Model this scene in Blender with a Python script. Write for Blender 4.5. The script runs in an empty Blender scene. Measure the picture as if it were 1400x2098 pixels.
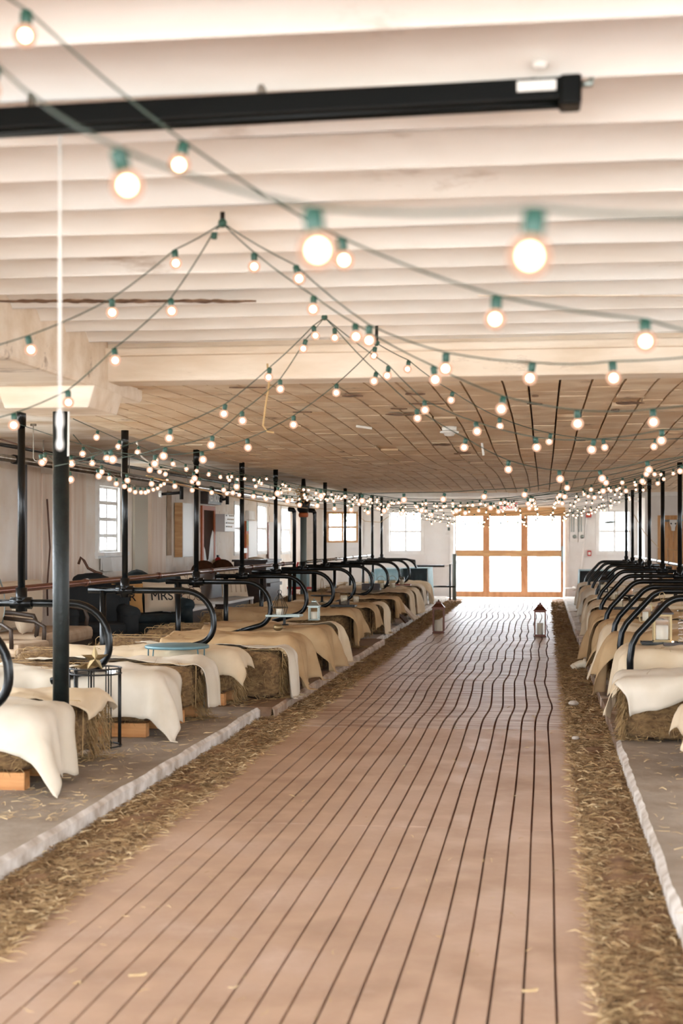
import bpy, math, random
from mathutils import Vector, Matrix, noise
random.seed(7)
PI = math.pi
C = bpy.context.scene.collection
S = bpy.context.scene
# ------------------------------------------------------------------ camera, world, light, exposure
FPX = 3000.0
AZ = math.atan(415 / FPX); SA, CA = math.sin(AZ), math.cos(AZ)
cd = bpy.data.cameras.new('camera'); cam = bpy.data.objects.new('camera', cd); C.objects.link(cam)
cam.location = (0, 0, 1.5); cam.rotation_euler = (PI / 2, 0, AZ)
cd.sensor_fit = 'VERTICAL'; cd.sensor_height = 36.0; cd.lens = FPX / 2098 * 36.0
cd.shift_y = 56 / 2098; cd.clip_start = 0.05; cd.clip_end = 300
cd.dof.use_dof = True; cd.dof.focus_distance = 15.0; cd.dof.aperture_fstop = 3.0
S.camera = cam
S.view_settings.view_transform = 'Standard'; S.view_settings.look = 'None'
S.view_settings.gamma = 1; S.view_settings.use_curve_mapping = False
S.view_settings.exposure = 1.03
wd = bpy.data.worlds.new('overcast_sky'); S.world = wd; wd.use_nodes = True
bgn = wd.node_tree.nodes['Background']; bgn.inputs[0].default_value = (0.84, 0.925, 1.0, 1); bgn.inputs[1].default_value = 12.0
S.cycles.max_bounces = 8; S.cycles.diffuse_bounces = 5; S.cycles.glossy_bounces = 3
S.cycles.transparent_max_bounces = 12; S.cycles.sample_clamp_indirect = 6.0
S.cycles.use_denoising = True
S.cycles.caustics_reflective = False; S.cycles.caustics_refractive = False

def portal(loc, size, rot):        # daylight portal in an opening of the building
    l = bpy.data.lights.new('daylight_portal', 'AREA'); l.shape = 'RECTANGLE'; l.size, l.size_y = size
    l.cycles.is_portal = True
    o = bpy.data.objects.new('daylight_portal', l); C.objects.link(o); o.location = loc; o.rotation_euler = rot
    return o

# ------------------------------------------------------------------ coordinates
def P(px, py, d):                  # photograph pixel + distance -> point in the barn
    r = (px - 700) * d / FPX
    return Vector((r * CA - d * SA, r * SA + d * CA, 1.5 - (py - 1105) * d / FPX))
def YD(X, d): return (d + X * SA) / CA
def wallY(px, X):                  # Y on a wall running along the barn at X
    k = (px - 700) / FPX           # r = k d ; X = d (k CA - SA)
    d = X / (k * CA - SA); return d * (k * SA + CA), d
def endX(px, Y):
    k = (px - 700) / FPX
    d = Y / (k * SA + CA); return d * (k * CA - SA), d
def lin(h):
    h = h.lstrip('#'); c = [int(h[i:i + 2], 16) / 255 for i in (0, 2, 4)]
    return tuple(x / 12.92 if x <= .04045 else ((x + .055) / 1.055) ** 2.4 for x in c) + (1,)

# ------------------------------------------------------------------ materials
def mat(name, col, rough=.7, metal=0, col2=None, scale=6, stretch=(1, 1, 1), bump=0, bscale=40, lo=.35, hi=.65, dirt=None, dscale=1.5, dlo=.55, dhi=.7, spec=.5, r2=None, trans=0, sheen=0):
    m = bpy.data.materials.new(name); m.use_nodes = True
    nt = m.node_tree; n = nt.nodes; L = nt.links; b = n['Principled BSDF']
    c = lin(col) if isinstance(col, str) else col
    b.inputs['Base Color'].default_value = c; b.inputs['Roughness'].default_value = rough
    b.inputs['Metallic'].default_value = metal; b.inputs['Specular IOR Level'].default_value = spec
    if trans: b.inputs['Transmission Weight'].default_value = trans
    tc = n.new('ShaderNodeTexCoord'); mp = n.new('ShaderNodeMapping'); mp.inputs['Scale'].default_value = stretch
    L.new(tc.outputs['Object'], mp.inputs[0]); out = None
    if col2:
        t = n.new('ShaderNodeTexNoise'); t.inputs['Scale'].default_value = scale; t.inputs['Detail'].default_value = 8
        L.new(mp.outputs[0], t.inputs[0]); r = n.new('ShaderNodeMapRange'); r.inputs[1].default_value = lo; r.inputs[2].default_value = hi
        L.new(t.outputs[0], r.inputs[0]); x = n.new('ShaderNodeMix'); x.data_type = 'RGBA'
        x.inputs[6].default_value = c; x.inputs[7].default_value = lin(col2); L.new(r.outputs[0], x.inputs[0]); out = x.outputs[2]
        if r2 is not None:
            q = n.new('ShaderNodeMapRange'); q.inputs[1].default_value = lo; q.inputs[2].default_value = hi
            q.inputs[3].default_value = rough; q.inputs[4].default_value = r2; L.new(t.outputs[0], q.inputs[0]); L.new(q.outputs[0], b.inputs['Roughness'])
    if dirt:
        t = n.new('ShaderNodeTexNoise'); t.inputs['Scale'].default_value = dscale; t.inputs['Detail'].default_value = 12; t.inputs['Roughness'].default_value = .7
        L.new(mp.outputs[0], t.inputs[0]); r = n.new('ShaderNodeMapRange'); r.inputs[1].default_value = dlo; r.inputs[2].default_value = dhi
        L.new(t.outputs[0], r.inputs[0]); x = n.new('ShaderNodeMix'); x.data_type = 'RGBA'
        if out: L.new(out, x.inputs[6])
        else: x.inputs[6].default_value = c
        x.inputs[7].default_value = lin(dirt); L.new(r.outputs[0], x.inputs[0]); out = x.outputs[2]
    if out: L.new(out, b.inputs['Base Color'])
    if bump:
        t = n.new('ShaderNodeTexNoise'); t.inputs['Scale'].default_value = bscale; t.inputs['Detail'].default_value = 6
        L.new(mp.outputs[0], t.inputs[0]); bp = n.new('ShaderNodeBump'); bp.inputs['Strength'].default_value = bump; bp.inputs['Distance'].default_value = .01
        L.new(t.outputs[0], bp.inputs['Height']); L.new(bp.outputs[0], b.inputs['Normal'])
    return m
def glassmat(name, tint=(1, 1, 1, 1), refl=.08):
    m = bpy.data.materials.new(name); m.use_nodes = True; nt = m.node_tree; n = nt.nodes; L = nt.links; n.clear()
    o = n.new('ShaderNodeOutputMaterial'); t = n.new('ShaderNodeBsdfTransparent'); g = n.new('ShaderNodeBsdfGlossy'); mx = n.new('ShaderNodeMixShader')
    t.inputs[0].default_value = tint; g.inputs['Roughness'].default_value = .03; mx.inputs[0].default_value = refl
    lw = n.new('ShaderNodeLayerWeight'); lw.inputs[0].default_value = .5; pw = n.new('ShaderNodeMath'); pw.operation = 'POWER'; pw.inputs[1].default_value = 4
    ad = n.new('ShaderNodeMath'); ad.operation = 'MULTIPLY_ADD'; ad.inputs[1].default_value = .4; ad.inputs[2].default_value = refl * .6
    ad.use_clamp = True; L.new(lw.outputs['Facing'], pw.inputs[0]); L.new(pw.outputs[0], ad.inputs[0]); L.new(ad.outputs[0], mx.inputs[0])
    L.new(t.outputs[0], mx.inputs[1]); L.new(g.outputs[0], mx.inputs[2]); L.new(mx.outputs[0], o.inputs[0]); return m
def bulbmat(core, rim):
    m = bpy.data.materials.new('lit_bulb_glass'); m.use_nodes = True; nt = m.node_tree; n = nt.nodes; L = nt.links; n.clear()
    o = n.new('ShaderNodeOutputMaterial'); e = n.new('ShaderNodeEmission'); lw = n.new('ShaderNodeLayerWeight'); lw.inputs[0].default_value = .5
    cr = n.new('ShaderNodeValToRGB'); cr.color_ramp.elements[0].position = .02; cr.color_ramp.elements[1].position = .17
    cr.color_ramp.elements[0].color = core; cr.color_ramp.elements[1].color = rim
    L.new(lw.outputs['Facing'], cr.inputs[0]); L.new(cr.outputs[0], e.inputs[0]); e.inputs[1].default_value = 1.0; L.new(e.outputs[0], o.inputs[0]); return m
def burlap(name, c1, c2):
    m = mat(name, c1, .95, col2=c2, scale=3, spec=.1); nt = m.node_tree; n = nt.nodes; L = nt.links; b = n['Principled BSDF']
    tc = n.new('ShaderNodeTexCoord'); hs = []
    for ax, s in (('X', 520), ('Y', 520)):
        w = n.new('ShaderNodeTexWave'); w.bands_direction = ax; w.inputs['Scale'].default_value = s / 6.28; w.inputs['Distortion'].default_value = 1.2
        L.new(tc.outputs['UV'], w.inputs[0]); hs.append(w)
    a = n.new('ShaderNodeMath'); a.operation = 'ADD'; L.new(hs[0].outputs[1], a.inputs[0]); L.new(hs[1].outputs[1], a.inputs[1])
    bp = n.new('ShaderNodeBump'); bp.inputs['Strength'].default_value = .3; bp.inputs['Distance'].default_value = .002
    L.new(a.outputs[0], bp.inputs['Height']); L.new(bp.outputs[0], b.inputs['Normal'])
    return m
M = {}
M['rib'] = mat('whitewashed_rib', '#eeece9', .8, col2='#e2dbd3', scale=2.2, stretch=(.5, 1.6, 1), dirt='#9a8068', dscale=1.9, dlo=.60, dhi=.76, bump=.25, bscale=14)
M['beam'] = mat('stained_beam_paint', '#ebdfd0', .85, col2='#d8c6b0', scale=3, stretch=(.5, 2, 2), dirt='#6a4a34', dscale=2.0, dlo=.60, dhi=.72, bump=.4, bscale=20)
M['tile'] = mat('ceiling_tile', '#dfc9ac', .8, col2='#cdae8a', scale=2.5, dirt='#76553c', dscale=1.7, dlo=.60, dhi=.72, bump=.4, bscale=25)  # warm tone of the bulb light is partly put into this colour
M['tile2'] = mat('ceiling_tile_pale', '#e6d4ba', .8, col2='#cbaf8e', scale=3.5, dirt='#6d4c34', dscale=2.4, dlo=.60, dhi=.71, bump=.4, bscale=25)  # warmed like the other tiles to carry the bulb glow
M['joint'] = mat('dark_joint', '#4a3122', .95)
M['plaster'] = mat('aisle_ceiling_plaster', '#e4dbd0', .85, col2='#c2aa8e', scale=1.5, dirt='#8a6a4e', dscale=1.3, dlo=.60, dhi=.75, bump=.4, bscale=10)
M['white'] = mat('white_paint', '#eceae7', .6, col2='#e0dbd5', scale=4, bump=.1)
M['wall'] = mat('painted_block', '#f3eae0', .8, col2='#e8d8c8', scale=1.7, dirt='#b08b6c', dscale=1.1, dlo=.62, dhi=.8, bump=.3, bscale=30)
M['wallend'] = mat('painted_block_end', '#e9e6e3', .8, col2='#ded9d4', scale=1.4, bump=.25, bscale=30)
M['wallboard'] = mat('painted_board', '#f0e0d0', .8, col2='#e2c9b3', scale=2, stretch=(1, 4, .4), dirt='#3b2619', dscale=2.6, dlo=.70, dhi=.74, bump=.2)
M['mortar'] = mat('mortar', '#c9b7a6', .95)
M['strip'] = mat('alley_paving', '#bb9c84', .42, col2='#a5866f', scale=3.2, stretch=(1, 1, 1), bump=.32, bscale=16, dirt='#c9ad99', dscale=1.6, dlo=.5, dhi=.7, r2=.58)
M['stripfar'] = mat('alley_worn_sheen_paving', '#c8b3a3', .40, col2='#98765f', scale=3.0, stretch=(.6, 3.0, 1), bump=.15, bscale=9, spec=.35, dirt='#7d5841', dscale=2.4, dlo=.60, dhi=.70, r2=.5)  # worn far paving; its white sheen is put into the paler base colour
M['groove'] = mat('groove_dirt', '#75452d', .95, col2='#59301d', scale=8)
M['soil'] = mat('gutter_soil', '#6e4c31', .98, col2='#94714b', scale=10, bump=.8, bscale=30)
M['straw'] = mat('straw_litter', '#a3845c', .85, col2='#7d5f3d', scale=7)
M['straw2'] = mat('pale_straw', '#c8ae86', .8, col2='#a98b60', scale=9)
M['hay'] = mat('hay', '#8a6c46', .95, col2='#5f452a', scale=22, stretch=(1, 1, 2), bump=1.0, bscale=60)
M['haystrand'] = mat('hay_strand', '#a98a5d', .85, col2='#7a5d38', scale=12)
M['concrete'] = mat('platform_concrete', '#a09181', .8, col2='#857463', scale=3, dirt='#6b5643', dscale=1.6, dlo=.55, dhi=.7, bump=.5, bscale=18)
M['kerb'] = mat('whitewashed_kerb', '#dad2ca', .85, col2='#a99a8b', scale=8, bump=.6, bscale=14)
M['kerbbrown'] = mat('worn_kerb', '#9b8069', .7, col2='#c0ab98', scale=6, bump=.6, bscale=14)
M['plank'] = mat('platform_plank', '#8f735c', .5, col2='#6b4f3b', scale=5, stretch=(1, 5, 2), bump=.7, bscale=8)
M['bw'] = burlap('burlap_white', '#d6cab9', '#c9bba6')
M['bl'] = burlap('burlap_light', '#d9c6aa', '#cbb494')
M['bt'] = burlap('burlap_tan', '#bd9f79', '#ab8a63')
M['pine'] = mat('pine_timber', '#c98f57', .6, col2='#a96d38', scale=3, stretch=(1, 8, 8))
M['doorwood'] = mat('door_cedar', '#cd9468', .55, col2='#b87d50', scale=3, stretch=(4, 1, 1))
M['doorpale'] = mat('header_pine', '#d0a574', .6, col2='#bb8a58', scale=3, stretch=(1, 1, 6))
M['pipe'] = mat('black_enamel_pipe', '#060707', .25, col2='#0e1010', scale=20, spec=.28)
M['pipedark'] = mat('dark_column_paint', '#0b100f', .42, col2='#161d1b', scale=18, bump=.3, bscale=60, spec=.35)
M['steel'] = mat('milk_line_steel', '#a9a49c', .25, .9, col2='#6e655a', scale=6)
M['railred'] = mat('rail_brown_steel', '#6d4a3e', .25, .7)
M['blackmetal'] = mat('black_metal', '#15120f', .45, .3)
M['grey'] = mat('grey_column', '#5d6661', .5)
M['glass'] = glassmat('window_glass')
M['lglass'] = glassmat('lantern_glass', (.97, .97, .96, 1), .07)
M['fglass'] = glassmat('ribbed_jar_glass', (.93, .92, .88, 1), .16)
M['wax'] = mat('ivory_wax', '#ece3d3', .5); M['waxtan'] = mat('tan_wax', '#d3a684', .5)
M['copper'] = mat('brown_copper', '#5a3020', .4, .5); M['brass'] = mat('gold_metal', '#857150', .4, .75)
M['silver'] = mat('silver_metal', '#8f9690', .35, .8); M['bulb'] = bulbmat((22, 13, 6.5, 1), (.50, .285, .19, 1))
M['socket'] = mat('green_socket', '#1f4a3e', .45); M['cord'] = mat('green_cord', '#34443a', .6)
M['bluetable'] = mat('blue_painted_metal', '#5f7f86', .4, .2)
M['teal'] = mat('dark_teal_velvet', '#12262a', .7, col2='#0b181b', scale=8); M['tealcloth'] = mat('pale_blue_cloth', '#9fb9bf', .85, col2='#86a4ab', scale=5)
M['darkfab'] = mat('charcoal_fabric', '#17191a', .85); M['leather'] = mat('brown_leather', '#5b3a28', .5)
M['linen'] = mat('beige_upholstery', '#c0a88e', .9, col2='#ae957a', scale=6); M['chairwood'] = mat('carved_dark_wood', '#3a2b20', .5)
M['cream'] = mat('cream_cushion', '#d9c5ab', .95); M['mustard'] = mat('tan_cushion', '#c6955c', .95); M['ink'] = mat('black_print', '#15110f', .9)
M['darkwood'] = mat('dark_brown_wood', '#2b1a12', .45, col2='#3c2619', scale=4, stretch=(1, 1, 6)); M['midwood'] = mat('brown_door_wood', '#4d2f1d', .85, col2='#38210f', scale=4, spec=.1, stretch=(3, 3, .5))
M['board'] = mat('grey_green_board', '#cbc3b3', .85); M['red'] = mat('red_paint', '#b3241c', .4); M['green'] = mat('green_paint', '#1d7a58', .5); M['orange'] = mat('rust_orange_paint', '#b0582a', .6)
M['plastic'] = mat('white_plastic', '#dedbd6', .45); M['pvc'] = mat('cream_pipe', '#ddd0b8', .45)
def glowmat(name, col, st):
    m = mat(name, col, .4); b = m.node_tree.nodes['Principled BSDF']; b.inputs['Emission Color'].default_value = lin(col); b.inputs['Emission Strength'].default_value = st; return m
M['signface'] = glowmat('backlit_sign_face', '#f4e6e2', .32); M['signred'] = glowmat('backlit_sign_red', '#d8382c', .35)
M['screen'] = mat('black_housing', '#060807', .35, spec=.15)
M['rope'] = mat('jute', '#b99a6d', .9); M['redtray'] = mat('red_brown_tray', '#8a3a28', .5)
M['gravel'] = mat('outside_gravel', '#cfcac2', .95, col2='#bdb6aa', scale=3); M['outwall'] = mat('outside_siding', '#c9cdd0', .9); M['leaf'] = mat('leaf_green', '#5c7458', .8, col2='#7f9478', scale=3)
M['knot'] = mat('pine_board_light', '#d2a472', .6, col2='#b9854e', scale=2.5, stretch=(6, 1, .6), dirt='#8a5a30', dscale=4, dlo=.68, dhi=.72)

# ------------------------------------------------------------------ mesh helpers
class MB:
    def __init__(s): s.v = []; s.f = []; s.uv = None
    def add(s, vs, fs):
        o = len(s.v); s.v += [tuple(v) for v in vs]; s.f += [tuple(i + o for i in f) for f in fs]; return s
    def box(s, c, d, rz=0, rx=0, ry=0, taper=1.0):
        h = [x / 2 for x in d]; R = Matrix.Rotation(rz, 3, 'Z') @ Matrix.Rotation(ry, 3, 'Y') @ Matrix.Rotation(rx, 3, 'X')
        vs = []
        for z in (-1, 1):
            t = taper if z > 0 else 1
            for x, y in ((-1, -1), (1, -1), (1, 1), (-1, 1)): vs.append(Vector(c) + R @ Vector((x * h[0] * t, y * h[1] * t, z * h[2])))
        return s.add(vs, [(0, 3, 2, 1), (4, 5, 6, 7), (0, 1, 5, 4), (1, 2, 6, 5), (2, 3, 7, 6), (3, 0, 4, 7)])
    def bb(s, x0, x1, y0, y1, z0, z1): return s.box(((x0 + x1) / 2, (y0 + y1) / 2, (z0 + z1) / 2), (abs(x1 - x0), abs(y1 - y0), abs(z1 - z0)))
    def tube(s, pts, r, n=8, closed=False):
        pts = [Vector(p) for p in pts]; k = len(pts); vs = []; fs = []; up = None
        for i, p in enumerate(pts):
            if closed: t = pts[(i + 1) % k] - pts[i - 1]
            else: t = pts[min(i + 1, k - 1)] - pts[max(i - 1, 0)]
            t.normalize()
            if up is None:
                up = Vector((0, 0, 1)) if abs(t.z) < .9 else Vector((1, 0, 0))
            a = up - t * up.dot(t); a.normalize(); up = a; b = t.cross(a); rr = r[i] if isinstance(r, (list, tuple)) else r
            for j in range(n):
                q = 2 * PI * j / n; vs.append(p + (a * math.cos(q) + b * math.sin(q)) * rr)
        m = k if closed else k - 1
        for i in range(m):
            for j in range(n):
                i2 = (i + 1) % k; fs.append((i * n + j, i * n + (j + 1) % n, i2 * n + (j + 1) % n, i2 * n + j))
        if not closed: fs += [tuple(range(n))[::-1], tuple((k - 1) * n + j for j in range(n))]
        return s.add(vs, fs)
    def lathe(s, prof, c=(0, 0, 0), n=16, sx=1, sy=1):
        vs = []; fs = []; k = len(prof)
        for r, z in prof:
            for j in range(n):
                q = 2 * PI * j / n; vs.append((c[0] + r * math.cos(q) * sx, c[1] + r * math.sin(q) * sy, c[2] + z))
        for i in range(k - 1):
            for j in range(n): fs.append((i * n + j, i * n + (j + 1) % n, (i + 1) * n + (j + 1) % n, (i + 1) * n + j))
        fs += [tuple(range(n))[::-1], tuple((k - 1) * n + j for j in range(n))]
        return s.add(vs, fs)
    def prism(s, pts, axis, a, b):     # polygon extruded along an axis from a to b
        def mk(u, v, w): return {'x': (w, u, v), 'y': (u, w, v), 'z': (u, v, w)}[axis]
        n = len(pts); vs = [mk(u, v, a) for u, v in pts] + [mk(u, v, b) for u, v in pts]
        fs = [tuple(range(n))[::-1], tuple(range(n, 2 * n))] + [(i, (i + 1) % n, n + (i + 1) % n, n + i) for i in range(n)]
        return s.add(vs, fs)
    def strand(s, p, q, w):
        p = Vector(p); q = Vector(q); d = q - p; a = d.cross(Vector((random.uniform(-1, 1), random.uniform(-1, 1), random.uniform(-1, 1))))
        if a.length < 1e-6: return s
        a.normalize(); a *= w; mid = (p + q) / 2 + a * random.uniform(-5, 5)
        return s.add([p + a, p - a, mid - a, mid + a, q], [(0, 1, 2, 3), (3, 2, 4)])
    def mesh(s, name, m, smooth=False):
        me = bpy.data.meshes.new(name); me.from_pydata(s.v, [], s.f); me.materials.append(m)
        if smooth: me.polygons.foreach_set('use_smooth', [True] * len(me.polygons))
        me.update(); return me
    def obj(s, name, m, parent=None, smooth=False, loc=None, bevel=0):
        o = bpy.data.objects.new(name, s.mesh(name, m, smooth)); C.objects.link(o)
        if parent: o.parent = parent
        if loc is not None: o.location = loc
        if bevel:
            b = o.modifiers.new('bevel', 'BEVEL'); b.width = bevel; b.segments = 2; b.limit_method = 'ANGLE'
        return o
def thing(name, label, cat, loc=(0, 0, 0), rz=0, group=None):
    o = bpy.data.objects.new(name, None); C.objects.link(o); o.location = loc; o.rotation_euler = (0, 0, rz); o.empty_display_size = .1
    o['label'] = label; o['category'] = cat
    if group: o['group'] = group
    return o
def tag(o, label=None, cat=None, group=None, kind=None):
    for k, v in (('label', label), ('category', cat), ('group', group), ('kind', kind)):
        if v: o[k] = v
    return o
def struct(o): o['kind'] = 'structure'; return o
def dup(root, loc, rz=None, label=None):
    r = root.copy(); C.objects.link(r); r.location = loc
    if rz is not None: r.rotation_euler = (0, 0, rz)
    if label: r['label'] = label
    for ch in list(root.children):
        c = ch.copy(); C.objects.link(c); c.parent = r
        for g in ch.children:
            d = g.copy(); C.objects.link(d); d.parent = c
    return r
def sphere(r, n=16, k=10, sz=1, c=(0, 0, 0)):
    return MB().lathe([(max(1e-4, r * math.sin(PI * i / k)), -r * sz * math.cos(PI * i / k)) for i in range(k + 1)], c, n)
def nz(x, y, z=0): return noise.noise(Vector((x, y, z)))

# ------------------------------------------------------------------ large structure
XL, XR, YN, YE = -6.2, 4.6, -3.2, 37.7
HC = 2.66
EY = YE
# floor base + alley strips
fl = struct(MB().bb(XL, XR, YN, YE + .3, -.20, -.018).obj('floor', M['groove']))
XE0, NST, PIT = .195, 19, .106
def gx(k, Y):                       # x of groove k (k=0 right edge, 1..NST-1 grooves, NST left edge)
    far = min(1, max(0, (Y - 10) / 6)); far = far * far * (3 - 2 * far)
    w = far * .045 * (nz(.3, Y * .55) * 1.3 + .5 * nz(5.1, Y * 1.1 + k * .05)) + .012 * nz(k * .35, Y * .4) + .02 * far * nz(k * .25, Y * .8, 3)
    if k == 0: return XE0 + .02 * nz(9, Y * .9) + (.01 * nz(2, Y * 6) if Y > 12 else 0)
    if k == NST: return -2.0 + .025 * nz(8, Y * .8) + (.03 * nz(4, Y * 5) if Y > 12 else .02 * nz(4, Y * 3))
    return XE0 - .155 - PIT * (k - 1) + w
cuts = [3.2, 7.62, 11.62, 14.2, 15.9, 18.4, 20.9, 23.6, 26.2, 29.2, 32.5, 36.9]
for si in range(len(cuts) - 1):
    for k in range(NST):
        jit = .0 if cuts[si] < 11 else .5
        rnd = lambda a: (random.Random(a * 131 + k // 3).uniform(-jit, jit) if 1 < a < len(cuts) - 2 and a > 2 else 0)
        y0, y1 = cuts[si] + rnd(si) + (.012 if si > 1 else .004), cuts[si + 1] + rnd(si + 1) - (.012 if si > 0 else .004)
        n = max(3, int((y1 - y0) / .28)); g = (.0025 + .0012 * si) if si < 2 else .0055
        vs = []; fs = []
        for i in range(n + 1):
            Y = y0 + (y1 - y0) * i / n
            a = gx(k + 1, Y) + (g if k < NST - 1 else 0); b = gx(k, Y) - (g if k > 0 else 0)
            hz = .003 * nz(k * 3.3, Y * 1.5, 7)
            vs += [(a, Y, -.02), (a + .0025, Y, hz), (b - .0025, Y, hz), (b, Y, -.02)]
        for i in range(n):
            o = i * 4
            fs += [(o, o + 4, o + 5, o + 1), (o + 1, o + 5, o + 6, o + 2), (o + 2, o + 6, o + 7, o + 3)]
        fs += [(0, 1, 2, 3), (n * 4 + 3, n * 4 + 2, n * 4 + 1, n * 4)]
        MB().add(vs, fs).obj('paving_strip', M['strip'] if si < 2 else M['stripfar'], fl)
MB().bb(-2.35, .5, 36.92, YE + .1, -.02, .002).obj('door_sill', M['kerb'], fl)
MB().bb(-2.6, -1.9, 3, 37.2, -.02, -.008).obj('gutter_bed', M['soil'], fl)
MB().bb(.17, .75, 3, 37.2, -.02, -.008).obj('gutter_bed', M['soil'], fl)
MB().bb(XL, -4.6, YN, YE, -.02, .04).obj('side_aisle_slab', M['concrete'], fl)

# platforms with broken kerb edges
def platform(name, x_in, x_out, y0, y1, z, m, km, amp=.03, parent=None, step=.06):
    n = int((y1 - y0) / step); vs = []; fs = []; kv = []; kf = []
    sgn = 1 if x_in > x_out else -1
    for i in range(n + 1):
        Y = y0 + (y1 - y0) * i / n
        e = x_in + amp * (nz(Y * .9, 3) + .25 * nz(Y * 5.2, 9)) ; hz = z + .008 * nz(Y * 1.2, 5)
        b = sgn * (.022 + .02 * abs(nz(Y * 1.3, 2)) + .008 * nz(Y * 9, 2))
        vs += [(x_out, Y, hz), (e - b, Y, hz)]
        kv += [(e - b, Y, hz), (e, Y, hz - .022), (e + sgn * .005 * nz(Y * 8, 1), Y, z * .4), (e, Y, -.03)]
    for i in range(n):
        fs.append((2 * i, 2 * i + 1, 2 * i + 3, 2 * i + 2))
        for j in range(3): kf.append((4 * i + j, 4 * i + j + 1, 4 * i + 5 + j, 4 * i + 4 + j))
    k2 = len(vs); vs += [(x_out, y0, -.03), (x_in - sgn * .05, y0, -.03)]; fs.append((0, k2, k2 + 1, 1))
    kk = len(kv); kf.append((0, 1, 2, 3))
    o = struct(MB().add(vs, fs).obj(name, m, parent, True)); MB().add(kv, kf).obj('kerb_face', km, o); return o
platform('stall_platform', -2.34, -4.65, 3.2, 12.0, .10, M['concrete'], M['kerb'])
platform('stall_platform', -2.22, -4.65, 12.02, 20.5, .10, M['plank'], M['kerbbrown'])
platform('stall_platform', -2.33, -4.65, 20.55, 36.0, .10, M['kerb'], M['kerb'])
platform('stall_platform', .50, 2.6, 3.2, 10.45, .10, M['concrete'], M['kerb'], .015)
platform('stall_platform', .47, 2.6, 23.1, 36.0, .11, M['kerb'], M['kerb'], .015)
pm = struct(MB().bb(.53, 2.6, 10.5, 23.05, -.03, .07).obj('stall_platform', M['plank']))
y = 10.5
while y < 22.9:
    w = random.uniform(.16, .34); e = .50 + .02 * nz(y, 1) - (.02 if y > 16 else 0)
    MB().box(((e + 2.5) / 2, y + w / 2, .045 + random.uniform(-.004, .004)), (2.5 - e, w - .018, .10), rx=random.uniform(-.02, .02)).obj('plank', M['plank'] if random.random() < .7 else M['kerbbrown'], pm, bevel=.006)
    y += w

# walls: panels around openings
def wall(name, axis, pos, a0, a1, z0, z1, holes, m, thick=.18, out=1):
    mb = MB(); xs = sorted({a0, a1} | {h[0] for h in holes} | {h[1] for h in holes}); zs = sorted({z0, z1} | {h[2] for h in holes} | {h[3] for h in holes})
    for i in range(len(xs) - 1):
        for j in range(len(zs) - 1):
            cx, cz = (xs[i] + xs[i + 1]) / 2, (zs[j] + zs[j + 1]) / 2
            if any(h[0] < cx < h[1] and h[2] < cz < h[3] for h in holes): continue
            if axis == 'y': mb.bb(pos, pos + out * thick, xs[i], xs[i + 1], zs[j], zs[j + 1])
            else: mb.bb(xs[i], xs[i + 1], pos, pos + out * thick, zs[j], zs[j + 1])
    return struct(mb.obj(name, m))
def blocks(parent, axis, pos, a0, a1, z0, z1, holes, m, inn, limit=300, bl=.4, bh=.2, depth=.012, rev=False):
    cells = []; j = 0; z = z0
    while z < z1 - .02:
        zt = min(z + bh, z1); a = a0 - (bl / 2 if j % 2 else 0)
        while a < a1 - .01:
            lo, hi = max(a, a0), min(a + bl, a1)
            if hi - lo > .05 and not any(h[0] < hi and h[1] > lo and h[2] < zt and h[3] > z for h in holes): cells.append((lo + .004, hi - .004, z + .004, zt - .004))
            a += bl
        z += bh; j += 1
    cells.sort(key=lambda c: c[0]); 
    if rev: cells = cells[::-1]
    rest = MB()
    for i, (lo, hi, za, zb) in enumerate(cells):
        dd = depth + random.uniform(-.003, .003); mb = rest if i >= limit else MB()
        if axis == 'y': mb.bb(pos - inn * .001, pos + inn * dd, lo, hi, za, zb)
        else: mb.bb(lo, hi, pos - inn * .001, pos + inn * dd, za, zb)
        if i < limit: mb.obj('block', m, parent)
    if rest.v: tag(rest.obj('block_field', m, parent), kind='stuff')

def LZ(py, d): return 1.5 + (1105 - py) * d / FPX
# left wall openings  (px0, px1, py_top, py_bottom)
lw = []
for a, b, t, bt in ((199, 240, 997, 1131), (480, 492, 1032, 1133), (527, 545, 1035, 1131), (576, 593, 1040, 1131)):
    y0, d0 = wallY(a, XL); y1, d1 = wallY(b, XL); d = (d0 + d1) / 2; lw.append((y0, y1, LZ(bt, d), LZ(t, d)))
near_w = [(yy, yy + 1.7, .8, 2.3) for yy in (.6, 3.4, 6.2, 9.0, 11.8)]  # near windows out of view, made wider to light the near hall
wl = wall('wall_left', 'y', XL, YN, YE, 0, 2.7, lw + near_w, M['wall'], .06, -1)
blocks(wl, 'y', XL, 17.4, YE, .04, 2.44, [(h[0] - .1, h[1] + .1, h[2] - .1, h[3] + .1) for h in lw], M['wall'], 1)
# end wall
door = (endX(933, EY)[0], endX(1156, EY)[0], 0.0, LZ(1042, 37.5))
ew = [door]
for a, b, t, bt in ((671, 732, 1050, 1110), (798, 864, 1048, 1130), (1227, 1293, 1046, 1131)):
    x0, d0 = endX(a, EY); x1, d1 = endX(b, EY); ew.append((x0, x1, LZ(bt, d0), LZ(t, d0)))
we = wall('wall_back', 'x', EY, XL - .2, XR + .2, 0, 2.7, ew, M['wallend'], .2, 1)
blocks(we, 'x', EY, XL, 2.42, .1, 2.5, [(h[0] - .08, h[1] + .08, h[2] - .08, h[3] + .08) for h in ew], M['wallend'], -1, limit=300)
rw = [(yy, yy + 1.2, 1.0, 2.25) for yy in (0.5, 3.6, 6.8, 10, 13.4, 17, 21, 25, 29)]  # windows in the unseen right wall, added to bring in light
wr = wall('wall_right', 'y', XR, YN, YE, 0, 2.7, rw, M['wall'], .2, 1)
nw = [(-5.6, -2.7, .4, 2.55), (-2.3, 2.0, 0, 2.6), (2.4, 4.4, .4, 2.55)]  # unseen openings behind the camera, enlarged to brighten the near part
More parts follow.
